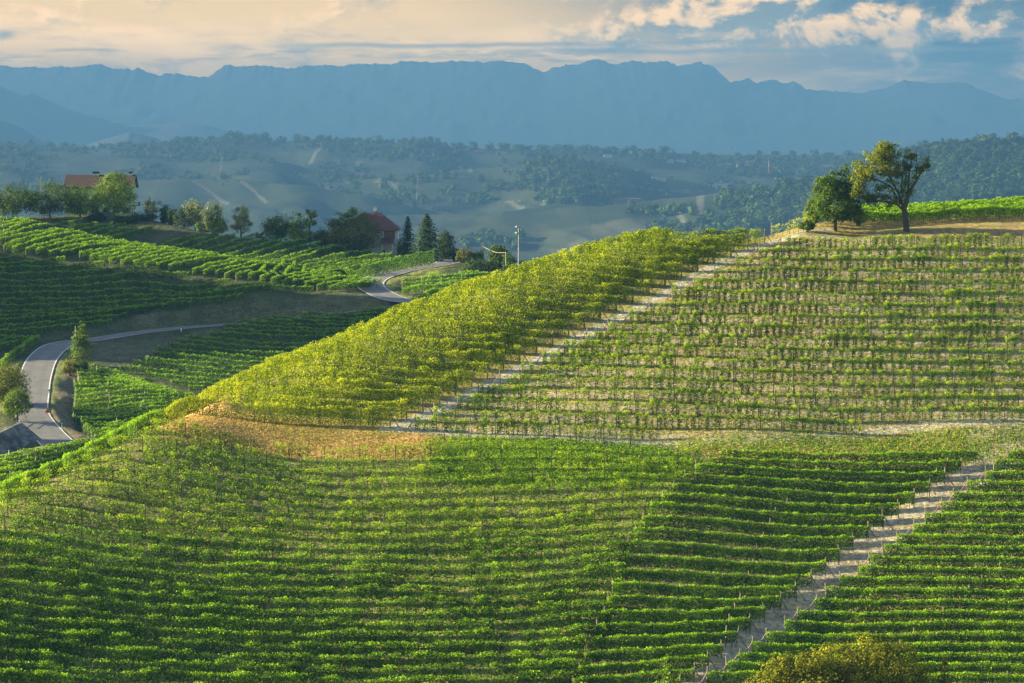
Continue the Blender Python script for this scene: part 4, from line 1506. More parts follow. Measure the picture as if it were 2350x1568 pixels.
def make_tree(name, label, cat, loc, lobes, n, size, mat, bark='bark', trunk_r=.25, trunk_h=None, group=None, tint=.45, seed=1, limbs=7, clump=.30, gaps=.12, lean=0.0, shell=.55):
    rng = np.random.default_rng(seed)
    root = empty(name, loc)
    tag(root, label, cat, group)
    n, size = int(n * 2.4), size * .80
    lobes = [(a, b_, c, d * 1.08, e * 1.08, f * 1.05) for a, b_, c, d, e, f in lobes]
    C, N, T, boughs = crown_cloud(lobes, n, size, rng, clump, shell, gaps)
    C[:, 2] = np.maximum(C[:, 2], .05)
    V, Q = leaf_quads(C, N, size * rng.uniform(.7, 1.35, len(C)), rng=rng)
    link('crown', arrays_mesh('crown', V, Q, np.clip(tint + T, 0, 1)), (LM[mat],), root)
    b = MB()
    zmin = min(l[2] - l[5] for l in lobes)
    ztop = trunk_h if trunk_h is not None else max(.4, zmin + .35 * (max(l[2] for l in lobes) - zmin))
    fork = np.array([lean * ztop, 0, ztop])
    b.tube([(0, 0, -.4), (lean * ztop * .3, 0, ztop * .45), tuple(fork)], [trunk_r * 1.25, trunk_r, trunk_r * .8], 8)
    ends = [lobes[i % len(lobes)] for i in range(max(len(lobes), 2))]
    for l in ends:
        mid = limb(b, fork, (l[0], l[1], l[2]), trunk_r * .62, trunk_r * .22, rng)
    idx = rng.choice(len(boughs), min(limbs, len(boughs)), replace=False)
    for i in idx:
        l = min(lobes, key=lambda q: (q[0] - boughs[i][0]) ** 2 + (q[1] - boughs[i][1]) ** 2 + (q[2] - boughs[i][2]) ** 2)
        a = fork * .45 + np.array([l[0], l[1], l[2]]) * .55
        limb(b, a, boughs[i], trunk_r * .28, trunk_r * .07, rng)
    b.build('trunk', M[bark], root)
    return root


def px_tree(name, label, cat, u, vb, vt, w, mat, lo=640, hi=840, n=1800, size=.5, seed=1, lobes=None, bare=.12, group=None, tint=.45, tr=.22, base=None, gaps=.08, clump=.34, bark='bark', shell=.55, z_drop=0.0):
    """a tree whose foot, top and width were read off the photograph"""
    p = spot(u, vb, lo, hi) if base is None else np.array(base, float)
    m = p[1] / FOC
    H = (vb - vt) * m
    W = w * m
    if lobes is None:
        lobes = [(0, 0, bare + (1 - bare) * .5, .5, .5, (1 - bare) * .5), (-.18, .05, bare + (1 - bare) * .36, .34, .34, (1 - bare) * .34), (.17, -.05, bare + (1 - bare) * .42, .34, .34, (1 - bare) * .36)]
    L = [(a * W, b_ * W, c * H, d * W, e * W, f * H) for a, b_, c, d, e, f in lobes]
    return make_tree(name, label, cat, p - np.array([0, 0, z_drop]), L, n, size, mat, bark, tr, group=group, tint=tint, seed=seed, gaps=gaps, clump=clump, shell=shell)


def conifer(label, u, vb, vt, w, lo, hi, n=1600, size=.45, seed=1, base=None, group=None, mat='dark', power=.8):
    rng = np.random.default_rng(seed)
    p = spot(u, vb, lo, hi) if base is None else np.array(base, float)
    m = p[1] / FOC
    H = (vb - vt) * m
    Rr = w * m * .5
    root = empty('conifer', p)
    tag(root, label, 'conifer', group)
    tiers = max(8, int(H / .55))
    t = rng.beta(1.0, 1.45, n) * .96 + .03
    tier = np.floor(t * tiers)
    f = t * tiers - tier
    ang = rng.uniform(0, 2 * math.pi, n)
    arm = .62 + .38 * np.cos(ang * 5 + tier * 2.1 + rng.normal(0, .2, n))
    jag = 1 + .18 * np.sin(tier * 2.7) + .10 * np.sin(ang * 2 + tier)
    rad = Rr * (1 - t) ** power * arm * jag * (1.08 - .45 * f) * np.sqrt(rng.uniform(.25, 1, n)) + .12
    z = H * (tier + .55 + f * .5) / tiers - .16 * rad + .04 * H * 0
    C = np.stack([rad * np.cos(ang), rad * np.sin(ang), np.clip(z, .1, H)], 1)
    N = np.stack([np.cos(ang) * .6, np.sin(ang) * .6, .5 + 0 * ang], 1) + rng.normal(0, .4, (n, 3))
    V, Q = leaf_quads(C, N, size * rng.uniform(.7, 1.3, n), rng=rng)
    link('crown', arrays_mesh('crown', V, Q, np.clip(.42 + rng.normal(0, .18, n) + .1 * f, 0, 1)), (LM[mat],), root)
    b = MB()
    b.tube([(0, 0, -.4), (0, 0, H * .5), (0, 0, H * .97)], [.22, .13, .03], 6)
    b.build('trunk', M['bark'], root)
    return root


GT = 'garden trees in front of the farmhouse'
px_tree('round_tree', 'dark dome-shaped tree at the left edge, above the sunlit vines', 'tree', 30, 501, 425, 104, 'green', n=2900, size=.48, seed=3, group=GT, tint=.36)
px_tree('round_tree', 'broad dark green tree, second from the left before the farmhouse', 'tree', 114, 501, 419, 102, 'green', n=2600, size=.48, seed=4, group=GT, tint=.42)
px_tree('round_tree', 'smaller yellow-green tree in front of the farmhouse wall', 'tree', 184, 499, 418, 84, 'lime', n=2200, size=.46, seed=5, group=GT, tint=.30, lobes=[(0, 0, .46, .46, .46, .38), (-.08, 0, .72, .28, .28, .26), (.12, 0, .36, .42, .42, .28), (-.2, .0, .34, .34, .34, .26)])
px_tree('round_tree', 'tallest garden tree, covering the right part of the farmhouse', 'tree', 262, 496, 391, 96, 'lime', n=3200, size=.48, seed=6, group=GT, tint=.30, lobes=[(0, 0, .5, .46, .46, .42), (.02, 0, .78, .30, .30, .20), (-.2, 0, .40, .32, .32, .28), (.18, 0, .38, .34, .34, .30)])
px_tree('small_tree', 'small pale yellow tree with a forked trunk right of the farmhouse', 'tree', 350, 482, 429, 38, 'silver', n=700, size=.4, seed=7, bare=.22, tint=.62, gaps=.25)
for i, (u, vb, vt, w, mt, lab) in enumerate([(378, 512, 466, 24, 'dark', 'narrow dark cypress-like shrub beside the small pale tree'), (396, 516, 478, 22, 'dark', 'dark shrub right of the cypress-like shrub'),
                                            (424, 524, 470, 46, 'dark', 'broad dark conical bush below the silver trees'), (330, 506, 488, 66, 'dark', 'low dark hedge bush in front of the farmhouse balcony'),
                                            (290, 512, 494, 50, 'dark', 'low dark shrub under the tallest garden tree'), (222, 508, 488, 40, 'dark', 'dark shrub on the garden bank before the farmhouse')]):
    px_tree('bush', lab, 'bush', u, vb, vt, w, mt, n=900, size=.42, seed=20 + i, bare=0, group='dark garden bushes', tint=.4)
px_tree('silver_tree', 'silvery grey-green tree above the dark conical bush', 'tree', 448, 524, 448, 46, 'silver', n=1500, size=.42, seed=31, group='silvery trees on the skyline', tint=.42, gaps=.2)
px_tree('silver_tree', 'taller silvery tree with two round heads', 'tree', 488, 526, 450, 44, 'silver', n=1400, size=.42, seed=32, group='silvery trees on the skyline', tint=.42, gaps=.2)
px_tree('silver_tree', 'airy silver-yellow tree leaning right with bare twigs', 'tree', 553, 534, 458, 52, 'silver', n=1500, size=.40, seed=33, group='silvery trees on the skyline', tint=.55, gaps=.3, lobes=[(.08, 0, .72, .36, .3, .26), (-.22, 0, .5, .24, .24, .3), (.1, 0, .38, .38, .3, .26)])
px_tree('bush', 'bright yellow-green bush between the silvery trees', 'bush', 500, 530, 488, 44, 'lime', n=1100, size=.42, seed=34, bare=0, tint=.45)
px_tree('bush', 'green bush left of the bright yellow-green bush', 'bush', 466, 528, 504, 40, 'green', n=800, size=.42, seed=35, bare=0, tint=.45)
px_tree('bush', 'bare-twigged dark bush in the dip left of the streetlamp pole', 'bush', 602, 545, 520, 24, 'dark', n=260, size=.36, seed=36, bare=0, gaps=.3)
px_tree('round_tree', 'dense green tree beside the pale pole on the ridge', 'tree', 636, 550, 486, 62, 'green', n=1900, size=.46, seed=37, bare=.05)
px_tree('round_tree', 'light green tree right behind the pale pole', 'tree', 678, 550, 481, 36, 'lime', n=1000, size=.44, seed=38, tint=.32, bare=.1)
px_tree('umbrella_tree', 'slender tree with a flat two-tiered crown on the ridge', 'tree', 711, 556, 474, 42, 'lime', n=700, size=.42, seed=39, tint=.34, gaps=.2, lobes=[(.12, 0, .86, .34, .34, .13), (-.18, 0, .60, .30, .30, .13), (.15, 0, .62, .28, .28, .08)], tr=.14)
for i, (u, vb, vt, w, mt, lab) in enumerate([(696, 558, 524, 50, 'lime', 'light green bush under the flat-crowned slender tree'), (738, 562, 518, 44, 'green', 'dark green bush right of the flat-crowned slender tree'),
                                            (765, 565, 536, 40, 'green', 'low green bush left of the big walnut-like trees')]):
    px_tree('bush', lab, 'bush', u, vb, vt, w, mt, n=1000, size=.44, seed=45 + i, bare=0, tint=.38)
px_tree('round_tree', 'tall dark green tree left behind the red-roofed villa', 'tree', 798, 570, 474, 88, 'green', n=3000, size=.48, seed=51, lobes=[(-.12, 0, .62, .36, .36, .30), (.22, .1, .78, .28, .28, .22), (-.2, 0, .34, .34, .34, .32), (.1, 0, .4, .4, .4, .34)], lo=740, tint=.42)
px_tree('round_tree', 'big bronze-green tree in front of the red-roofed villa', 'tree', 816, 582, 497, 116, 'bronze', n=3800, size=.46, seed=52, bare=.02, lo=725, tint=.42)
conifer('slim spruce beside the villa window', 936, 588, 497, 62, 720, 790, 3400, .42, 61, group='spruces by the villa')
conifer('largest dark spruce right of the villa', 980, 600, 491, 112, 720, 790, 5600, .46, 62, group='spruces by the villa', power=.7)
conifer('low conical spruce touching the villa porch', 905, 584, 530, 30, 720, 790, 1400, .36, 63, group='spruces by the villa')
px_tree('round_tree', 'ivy-dark tree at the right end of the spruce group', 'tree', 1022, 596, 532, 40, 'dark', n=1500, size=.44, seed=64, bare=0, lo=720, tint=.5)
px_tree('bush', 'yellow-green bush in front of the villa porch', 'bush', 911, 584, 548, 40, 'lime', n=1000, size=.42, seed=65, bare=0, lo=720, tint=.3)
for i, (u, vb, vt, w, mt, lab) in enumerate([(1048, 600, 572, 22, 'dark', 'small dark bush at the top of the road'), (1068, 603, 566, 40, 'bronze', 'rounded bronze bush at the top of the road'),
                                            (1098, 604, 574, 26, 'green', 'small green bush left of the weathered pole'), (1168, 618, 580, 34, 'green', 'thin green bush behind the grey cable pole'), (1198, 626, 590, 22, 'green', 'little green bush at the foot of the tall pole')]):
    px_tree('bush', lab, 'bush', u, vb, vt, w, mt, n=800, size=.42, seed=70 + i, bare=0, lo=690, hi=790, tint=.42)
px_tree('round_tree', 'upright dense green tree right of the weathered pole', 'tree', 1143, 603, 547, 44, 'green', n=2000, size=.44, seed=76, bare=0, lo=690, hi=790, tint=.38)
px_tree('shrub_mound', 'dark shrubby mound above the road terrace', 'shrub', 1104, 628, 596, 80, 'dark', n=1700, size=.42, seed=77, bare=0, lo=690, hi=790, tint=.6)
for i, (u, vb, vt, w, lab) in enumerate([(996, 700, 662, 24, 'rounded bright bush at the lower bend verge'), (1024, 703, 664, 34, 'second rounded bright bush beside the lower bend verge')]):
    px_tree('bush', lab, 'bush', u, vb, vt, w, 'vine_far', n=700, size=.38, seed=80 + i, bare=0, lo=600, hi=720, tint=.55)
# bare tree behind the spruces
bt = spot(1018, 592, 720, 790)
b = MB()
rng0 = np.random.default_rng(5)
b.tube([(0, 0, 0), (.2, 0, 4), (.3, 0, 7.5)], [.16, .10, .05], 6)
for i in range(12):
    z0 = rng0.uniform(3.5, 7)
    b.tube([(.25, 0, z0), (.25 + rng0.normal(0, .6), 0, z0 + 1.2), (.25 + rng0.normal(0, 1.0), 0, z0 + rng0.uniform(1.6, 3))], [.05, .035, .015], 4)
o = b.build('bare_tree', M['bark_grey'])
o.location = bt
tag(o, 'leafless grey tree sticking out behind the spruces', 'tree')
# laurel hedge along the upper road
hp = xy_line([(806, 640), (850, 634), (900, 625), (950, 614), (985, 608), (997, 605)], 640, 780)
q = dense_line(hp, .8)
N = 5200
rng0 = np.random.default_rng(9)
ii = rng0.integers(0, len(q) - 1, N)
tt = rng0.random(N)
pp = q[ii] + (q[ii + 1] - q[ii]) * tt[:, None]
zz = height(pp[:, 0], pp[:, 1])
org = np.array([pp[:, 0].mean(), pp[:, 1].mean(), zz.mean()])
frac = (ii + tt) / len(q)
hh = 2.5 + 1.1 * frac
side = np.sign(rng0.uniform(-1, 1, N)) * rng0.random(N) ** .5
hz = np.where(rng0.random(N) < .3, 1.0, rng0.random(N))
C = np.stack([pp[:, 0], pp[:, 1] + side * 1.0 * (1 - .25 * hz), zz + hz * hh * (1 + .05 * np.sin(frac * 40)) + rng0.normal(0, .08, N)], 1) - org
Nn = np.stack([0 * side, side, .9 * (hz > .9) + .2], 1) + rng0.normal(0, .4, (N, 3))
V, Q = leaf_quads(C, Nn, .34 * rng0.uniform(.7, 1.3, N), rng=rng0)
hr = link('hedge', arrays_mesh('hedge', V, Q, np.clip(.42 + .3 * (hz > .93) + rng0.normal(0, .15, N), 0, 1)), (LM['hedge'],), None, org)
tag(hr, 'long clipped bright green hedge along the upper road bend', 'hedge')

# roadside trees at the lower bend
px_tree('young_tree', 'tall slender green tree at the inner side of the lower road bend', 'tree', 190, 838, 735, 58, 'green', lo=560, hi=680, n=1900, size=.36, seed=91, bare=.03, tint=.52,
        lobes=[(0, 0, .32, .46, .46, .30), (-.05, 0, .60, .30, .30, .26), (.0, 0, .86, .14, .14, .15)], gaps=.15)
px_tree('bush', 'small pale round bush below the pole at the road bend', 'bush', 160, 862, 824, 34, 'olive', lo=560, hi=680, n=700, size=.32, seed=92, bare=.15, tint=.42)
px_tree('bush', 'dark bush at the foot of the tall slender tree', 'bush', 186, 862, 822, 34, 'green', lo=560, hi=680, n=800, size=.34, seed=93, bare=0, tint=.35)
px_tree('round_tree', 'broad olive-green tree at the left edge beside the road', 'tree', 14, 930, 830, 96, 'olive', lo=540, hi=640, n=3000, size=.38, seed=94, bare=.04, tint=.36)
px_tree('round_tree', 'small fresh green tree in front of the broad olive-green tree', 'tree', 40, 968, 892, 64, 'green', lo=530, hi=620, n=1900, size=.34, seed=95, bare=.15, tint=.6)
# trees at the bottom edge
for i, (u, vt, w, D, mt, lab, tn) in enumerate([(1990, 1458, 290, 262, 'olive', 'big olive-brown tree at the bottom edge, taller of two', .50), (1840, 1490, 230, 258, 'olive', 'lower left olive-brown tree at the bottom edge', .48)]):
    x = (u - 1175) / FOC * D
    z = float(height(x, D))
    top = float(ray(u, vt)[1]) * D
    H = top - z
    Wm = w * D / FOC
    L = [(.4, 0, H - 2.0, Wm * .24, Wm * .24, 1.9), (-Wm * .22, 0, H - 2.5, Wm * .2, Wm * .24, 1.7), (Wm * .24, .5, H - 2.6, Wm * .2, Wm * .24, 1.8), (-Wm * .38, 0, H - 3.7, Wm * .16, Wm * .2, 1.5), (Wm * .38, 0, H - 3.9, Wm * .16, Wm * .2, 1.6),
         (0, -1.2, H - 3.6, Wm * .40, Wm * .34, 2.0), (0, -.5, H - 6, Wm * .48, Wm * .4, 3.0)]
    make_tree('round_tree', lab, 'tree', (x, D, z), L, 11000, .24, mt, seed=110 + i, trunk_r=.28, tint=tn, clump=.26, gaps=.08, limbs=14)
for i, (u, vt, w, D, mt, lab) in enumerate([(1540, 1498, 90, 262, 'green', 'small dark pointed tree at the bottom edge left of the gap'), (2178, 1506, 70, 262, 'olive', 'thin treetop at the bottom edge right of the olive-brown trees')]):
    x = (u - 1175) / FOC * D
    z = float(height(x, D))
    top = float(ray(u, vt)[1]) * D
    conifer(lab, u, 345 - z / D * FOC * 1.0, 345 - top / D * FOC, w * (1.6 if i == 0 else 1.2), 0, 0, 4200 if i == 0 else 2200, .22, 120 + i, base=(x, D, z), mat=mt, power=.75)

# the two trees on the hilltop
p = spot(1917, 531, 430, 470)
m = p[1] / FOC
L = [(a * m, b_ * m, c * m, d * m, e * m, f * m) for a, b_, c, d, e, f in
     [(-6, 0, 58, 54, 50, 40), (-30, 0, 92, 26, 30, 30), (20, 0, 122, 19, 22, 30), (-10, 5, 112, 20, 24, 26), (40, 0, 74, 25, 28, 34), (-52, 0, 44, 22, 26, 26), (46, -6, 36, 26, 26, 22), (-34, 0, 62, 28, 28, 24), (8, 0, 90, 26, 26, 26)]]
make_tree('broad_tree', 'dense dark green tree on the hilltop, left of the open-crowned tree', 'tree', p, L, 11000, .27, 'green', seed=201, trunk_r=.26, trunk_h=30 * m, tint=.52, clump=.24, gaps=.16, limbs=16, shell=.5)
p = spot(2077, 532, 430, 470)
root = empty('open_crowned_tree', p)
tag(root, 'tall open-crowned tree on the hilltop with yellowing leaves and bare right branches', 'tree')
zt = lambda a, b_: np.array([(a - 1090) * .2188 * m, 0, (1085 - b_) * .2188 * m])
rng0 = np.random.default_rng(77)
b = MB()


def arm(pts, r0, r1):
    q = [zt(*a) for a in pts]
    for k in range(1, len(q)):
        q[k] = q[k] + np.array([0, rng0.normal(0, .35), 0])
    b.tube(q, list(np.linspace(r0, r1, len(q))), 7)
    return q


arm([(1105, 1100), (1098, 1000), (1085, 900), (1078, 830)], .52, .40)
LIMBS = [arm([(1085, 850), (1100, 760), (1120, 680), (1180, 590), (1225, 510), (1275, 440), (1312, 380)], .30, .09), arm([(1300, 400), (1318, 320), (1332, 240)], .08, .03),
         arm([(1080, 830), (1110, 740), (1122, 620), (1130, 480), (1142, 340), (1150, 290)], .22, .06), arm([(1075, 840), (1045, 760), (1020, 690), (960, 590), (900, 470), (870, 340), (868, 230)], .26, .06),
         arm([(1040, 800), (980, 700), (940, 620), (860, 575), (780, 540), (700, 500)], .22, .06), arm([(1060, 850), (1010, 805), (930, 775), (800, 765), (700, 730), (600, 680)], .24, .06),
         arm([(1000, 790), (900, 720), (840, 690), (740, 650)], .13, .04), arm([(1060, 740), (1045, 600), (1060, 470), (1085, 380)], .14, .04), arm([(960, 590), (930, 450), (960, 330)], .10, .03),
         arm([(1200, 550), (1210, 400), (1202, 280), (1198, 215)], .09, .025), arm([(1212, 400), (1235, 330), (1250, 240)], .05, .02), arm([(1205, 480), (1185, 380), (1190, 320)], .05, .02),
         arm([(1130, 520), (1115, 400), (1080, 300), (1075, 240)], .06, .02), arm([(1118, 640), (1165, 640), (1200, 600)], .06, .03), arm([(1270, 440), (1255, 350), (1262, 270)], .05, .02), arm([(1140, 340), (1132, 260), (1128, 215)], .04, .015)]
b.build('trunk', M['bark'], root)
LO = [(860, 240, 95, 85, 900), (780, 330, 110, 80, 900), (930, 330, 80, 80, 640), (700, 430, 110, 80, 800), (620, 520, 90, 90, 700), (600, 610, 70, 70, 420), (800, 460, 100, 80, 700), (700, 690, 90, 70, 520), (820, 640, 110, 80, 330),
      (900, 190, 55, 40, 300), (960, 420, 70, 90, 380), (870, 720, 120, 60, 330), (1060, 450, 45, 130, 420), (1100, 360, 50, 70, 330), (1140, 310, 30, 50, 170), (1060, 620, 50, 90, 240), (1150, 600, 50, 70, 170), (1285, 410, 30, 60, 220),
      (1230, 470, 40, 45, 150), (1310, 345, 22, 25, 60), (1195, 470, 25, 60, 90), (950, 560, 70, 90, 160), (960, 780, 90, 40, 180), (1100, 720, 40, 60, 100), (660, 750, 60, 40, 180)]
Cs, Ns, Ts = [], [], []
for (a, c, ra, rc, k) in LO:
    ctr = zt(a, c)
    sub = rng0.normal(size=(max(3, k // 40), 3)) * np.array([ra * .62, ra * .55, rc * .62]) * .2188 * m
    pick = rng0.integers(0, len(sub), int(k * .85) * 2)
    k = int(k * .85)
    off = rng0.normal(size=(k * 2, 3)) * np.array([1, 1, .75]) * .32
    C = ctr + sub[pick] + off
    Cs.append(C)
    Ns.append(off * 1.2 + rng0.normal(0, .5, off.shape) + np.array([-.1, 0, .3]))
    Ts.append(np.full(k * 2, .42 if a < 1000 and c < 640 else .22) + rng0.normal(0, .16, k * 2))  # upper left boughs tinted lighter, the sunlit side painted in
C, Nn, T = np.concatenate(Cs), np.concatenate(Ns), np.concatenate(Ts)
V, Q = leaf_quads(C, Nn, .23 * rng0.uniform(.7, 1.4, len(C)), rng=rng0)
link('crown', arrays_mesh('crown', V, Q, np.clip(T + .1, 0, 1)), (LM['autumn'],), root)
px_tree('bush', 'small drooping bush left of the dense hilltop tree', 'bush', 1853, 533, 506, 34, 'green', lo=430, hi=475, n=1200, size=.24, seed=205, bare=.15, tint=.45)


# ---------------------------------------------------------------- houses
def part(b, name, mat, parent):
    return b.build(name, mat, parent)


def farmhouse():
    D = 822.0
    x0, x1 = (153 - 1175) / FOC * D, (304 - 1175) / FOC * D
    zb = float(height((x0 + x1) / 2, D)) - .4
    W = x1 - x0
    root = empty('farmhouse', ((x0 + x1) / 2, D, zb))
    tag(root, 'pale green two-storey farmhouse with a brown tiled roof behind the garden trees', 'house')
    ez = float(ray(230, 428)[1]) * D - zb
    rz = float(ray(230, 411)[1]) * D - zb
    w, d = W / 2, 9.0
    b = MB()
    b.poly([(-w, 0, 0), (w, 0, 0), (w, 0, ez), (-w, 0, ez)])
    b.poly([(w, 0, 0), (w, d, 0), (w, d, ez), (w, d / 2, rz + .9), (w, 0, ez)])
    b.poly([(-w, d, 0), (-w, 0, 0), (-w, 0, ez), (-w, d / 2, rz + .9), (-w, d, ez)])
    b.poly([(w, d, 0), (-w, d, 0), (-w, d, ez), (w, d, ez)])
    part(b, 'wall', M['mint'], root)
    b = MB()
    o = .7
    th = .22
    rr = rz + .95
    sl = (rr - ez) / (d / 2)
    for s in (0, 1):
        ya, yb = (-o, d / 2) if s == 0 else (d + o, d / 2)
        za = ez - o * sl
        pts = [(-w - o, ya, za), (w + o, ya, za), (w + o, yb, rr), (-w - o, yb, rr)]
        top = [(p_[0], p_[1], p_[2] + th) for p_ in pts]
        b.poly(top if s == 0 else top[::-1])
        b.poly(pts[::-1] if s == 0 else pts)
        for i in range(4):
            j = (i + 1) % 4
            b.poly([pts[i], pts[j], top[j], top[i]] if s == 0 else [pts[j], pts[i], top[i], top[j]])
    roof = part(b, 'roof', M['tile_brown'], root)
    for cx in (-1.95, -.95, 8.6):
        b = MB()
        b.box((cx - .35, d / 2 - .35, rr - .5), (cx + .35, d / 2 + .35, rr + .55))
        ch = b.build('chimney', M['cream'], roof)
        b = MB()
        b.box((cx - .42, d / 2 - .42, rr + .56), (cx + .42, d / 2 + .42, rr + 1.15))
        b.build('chimney_cap', M['soot'], ch)
    b = MB()
    b.box((-w - .6, -o - .12, ez - .62), (w + .6, -o, ez - .48))
    part(b, 'gutter', M['gutter'], root)
    for wx in (-7.8, -4.6, -1.2, 2.0, 5.2, 7.9):
        for z0 in (1.1, 4.1):
            b = MB()
            for sx in (-1, 1):
                b.box((wx + sx * .62 - (.5 if sx < 0 else 0), -.10, z0 - .05), (wx + sx * .62 + (.5 if sx > 0 else 0), -.02, z0 + 1.55))
            b.box((wx - .7, -.14, z0 - .18), (wx + .7, -.003, z0 - .07))
            f = part(b, 'window', M['frame'], root)
            b = MB()
            b.box((wx - .58, -.05, z0), (wx + .58, .03, z0 + 1.5))
            b.build('pane', M['window'], f)
    b = MB()
    b.box((w + .003, 2.0, 2.9), (w + 1.6, 6.5, 3.05))
    for yy in np.linspace(2.05, 6.45, 9):
        b.box((w + 1.5, yy - .03, 3.05), (w + 1.56, yy + .03, 4.0))
    b.box((w + 1.48, 2.0, 4.0), (w + 1.58, 6.5, 4.07))
    for xx in np.linspace(w + .2, w + 1.4, 4):
        b.box((xx - .03, 2.0, 3.05), (xx + .03, 2.06, 4.0))
    b.box((w + .1, 1.98, 4.0), (w + 1.5, 2.08, 4.07))
    part(b, 'balcony', M['steel'], root)
    b = MB()
    b.box((w + .004, 3.2, 3.05), (w + .05, 4.3, 5.2))
    b.box((w + .004, .6, .1), (w + .05, 1.7, 2.2))
    part(b, 'door', M['frame'], root)


farmhouse()
b = MB()
for i, (u0, u1, v) in enumerate([(214, 262, 497)]):
    pa, pb = spot(u0, v, 740, 830), spot(u1, v, 740, 830)
    for k in range(12):
        t0, t1 = k / 12, (k + 1) / 12
        a0, a1 = pa + (pb - pa) * t0, pa + (pb - pa) * t1
        a0[2] = min(pa[2], pb[2])
        b.box((a0[0], a0[1] - .15, a0[2] - 1), (a1[0] - .02, a0[1] + .15, a0[2] + 1.15))
o = b.build('garden_wall', M['concrete'])
tag(o, 'low grey garden wall in front of the farmhouse', 'wall')


def villa():
    D = 764.0
    xc = (852 - 1175) / FOC * D
    zb = float(height((890 - 1175) / FOC * D, D)) - .3
    root = empty('villa', (xc, D, zb))
    tag(root, 'cream villa with a hipped red tiled roof beside the spruces', 'house')
    w, d = (913 - 793) / 2 * D / FOC, 11.0
    ez = float(ray(880, 527)[1]) * D - zb
    rz = float(ray(860, 498)[1]) * D - zb
    b = MB()
    b.box((-w, 0, -.5), (w, d, ez))
    part(b, 'wall', M['cream'], root)
    b = MB()
    o = .75
    hx = w - d * .42
    A, B_, C_, D_ = (-w - o, -o, ez - .15), (w + o, -o, ez - .15), (w + o, d + o, ez - .15), (-w - o, d + o, ez - .15)
    E, F = (-hx, d / 2, rz + 1.0), (hx, d / 2, rz + 1.0)
    b.poly([A, B_, F, E])
    b.poly([B_, C_, F])
    b.poly([C_, D_, E, F])
    b.poly([D_, A, E])
    b.poly([A, D_, C_, B_])
    roof = part(b, 'roof', M['tile_red'], root)
    b = MB()
    b.box((-w - o - .05, -o - .1, ez - .30), (w + o + .05, -o - .01, ez - .16))
    part(b, 'gutter', M['gutter'], root)
    b = MB()
    b.box((hx - 1.6, d / 2 - .3, rz + .2), (hx - 1.1, d / 2 + .3, rz + 1.5))
    b.build('chimney', M['brick'], roof)
    # dish
    b = MB()
    b.tube([(-1.0 + 1.6, d / 2, rz + .8), (-1.0 + 1.6, d / 2, rz + 1.7)], .06, 6)
    dish = part(b, 'satellite_dish', M['steel'], root)
    b = MB()
    cx, cz = .75, rz + 2.1
    rings = [[(cx + r * math.cos(a) * .75, d / 2 - .3 + .35 * (r / .75) ** 2 * -1 + .3, cz + r * math.sin(a)) for a in np.linspace(0, 2 * math.pi, 17)[:-1]] for r in (.05, .4, .75)]
    for r0, r1 in zip(rings[:-1], rings[1:]):
        for k in range(16):
            b.poly([r0[k], r1[k], r1[(k + 1) % 16], r0[(k + 1) % 16]])
    b.poly(rings[0][::-1])
    b.build('reflector', M['white'], dish)
    # wide loggia window and lower porch on the visible right half
    s = D / FOC
    wx0, wx1 = (883 - 852) * s, (905 - 852) * s
    z0, z1 = float(ray(0, 547)[1]) * D - zb, float(ray(0, 532)[1]) * D - zb
    b = MB()
    b.box((wx0 - .12, -.09, z0 - .15), (wx1 + .12, -.004, z0 - .02))
    b.box((wx0 - .12, -.09, z1 + .02), (wx1 + .12, -.004, z1 + .15))
    for xx in (wx0 - .06, (wx0 + wx1) / 2, wx1 + .06):
        b.box((xx - .06, -.085, z0), (xx + .06, -.006, z1))
    f = part(b, 'window', M['frame'], root)
    b = MB()
    b.box((wx0, -.03, z0), (wx1, .05, z1))
    b.build('pane', M['window'], f)
    zp = float(ray(0, 557)[1]) * D - zb
    b = MB()
    xa, xb = (875 - 852) * s, (904 - 852) * s
    b.poly([(xa, -2.6, zp), (xb, -2.6, zp), (xb, -.01, zp + 1.25), (xa, -.01, zp + 1.25)])
    b.poly([(xa, -.01, zp + 1.1), (xb, -.01, zp + 1.1), (xb, -2.6, zp - .15), (xa, -2.6, zp - .15)])
    b.poly([(xa, -2.6, zp - .15), (xb, -2.6, zp - .15), (xb, -2.6, zp), (xa, -2.6, zp)])
    b.poly([(xb, -2.6, zp - .15), (xb, -.01, zp + 1.1), (xb, -.01, zp + 1.25), (xb, -2.6, zp)])
    b.poly([(xa, -2.6, zp), (xa, -.01, zp + 1.25), (xa, -.01, zp + 1.1), (xa, -2.6, zp - .15)])
    part(b, 'porch_roof', M['tile_red'], root)
    for xx in (xa + .3, xb - .3):
        b = MB()
        b.box((xx - .16, -2.4, -1.0), (xx + .16, -2.1, zp))
        part(b, 'porch_post', M['cream'], root)
    b = MB()
    b.box((wx0 - 1.0, -.06, -.2), (wx0 + .1, -.004, 1.9))
    part(b, 'door', M['frame'], root)


villa()


# ---------------------------------------------------------------- poles, cables, road furniture
def utility_pole(label, u, vb, vt, lo, hi, r=.14, mat='grey_post', arms=True, group='utility poles'):
    p = spot(u, vb, lo, hi)
    H = (vb - vt) * p[1] / FOC
    root = empty('utility_pole', p)
    tag(root, label, 'pole', group)
    b = MB()
    b.tube([(0, 0, -.5), (0, 0, H)], [r, r * .65], 8)
    part(b, 'shaft', M[mat], root)
    if arms:
        for k, z in enumerate((H - .15, H - .95, H - 1.7)):
            b = MB()
            b.tube([(-.05, 0, z), (.55 * (1 if k % 2 else -1), 0, z)], .04, 5)
            a = part(b, 'bracket', M['steel'], root)
            b = MB()
            x = .55 * (1 if k % 2 else -1)
            b.tube([(x, 0, z), (x, 0, z + .10), (x, 0, z + .2), (x, 0, z + .38)], [.10, .17, .17, .08], 8)
            b.build('insulator', M['insulator'], a)
    return p, H


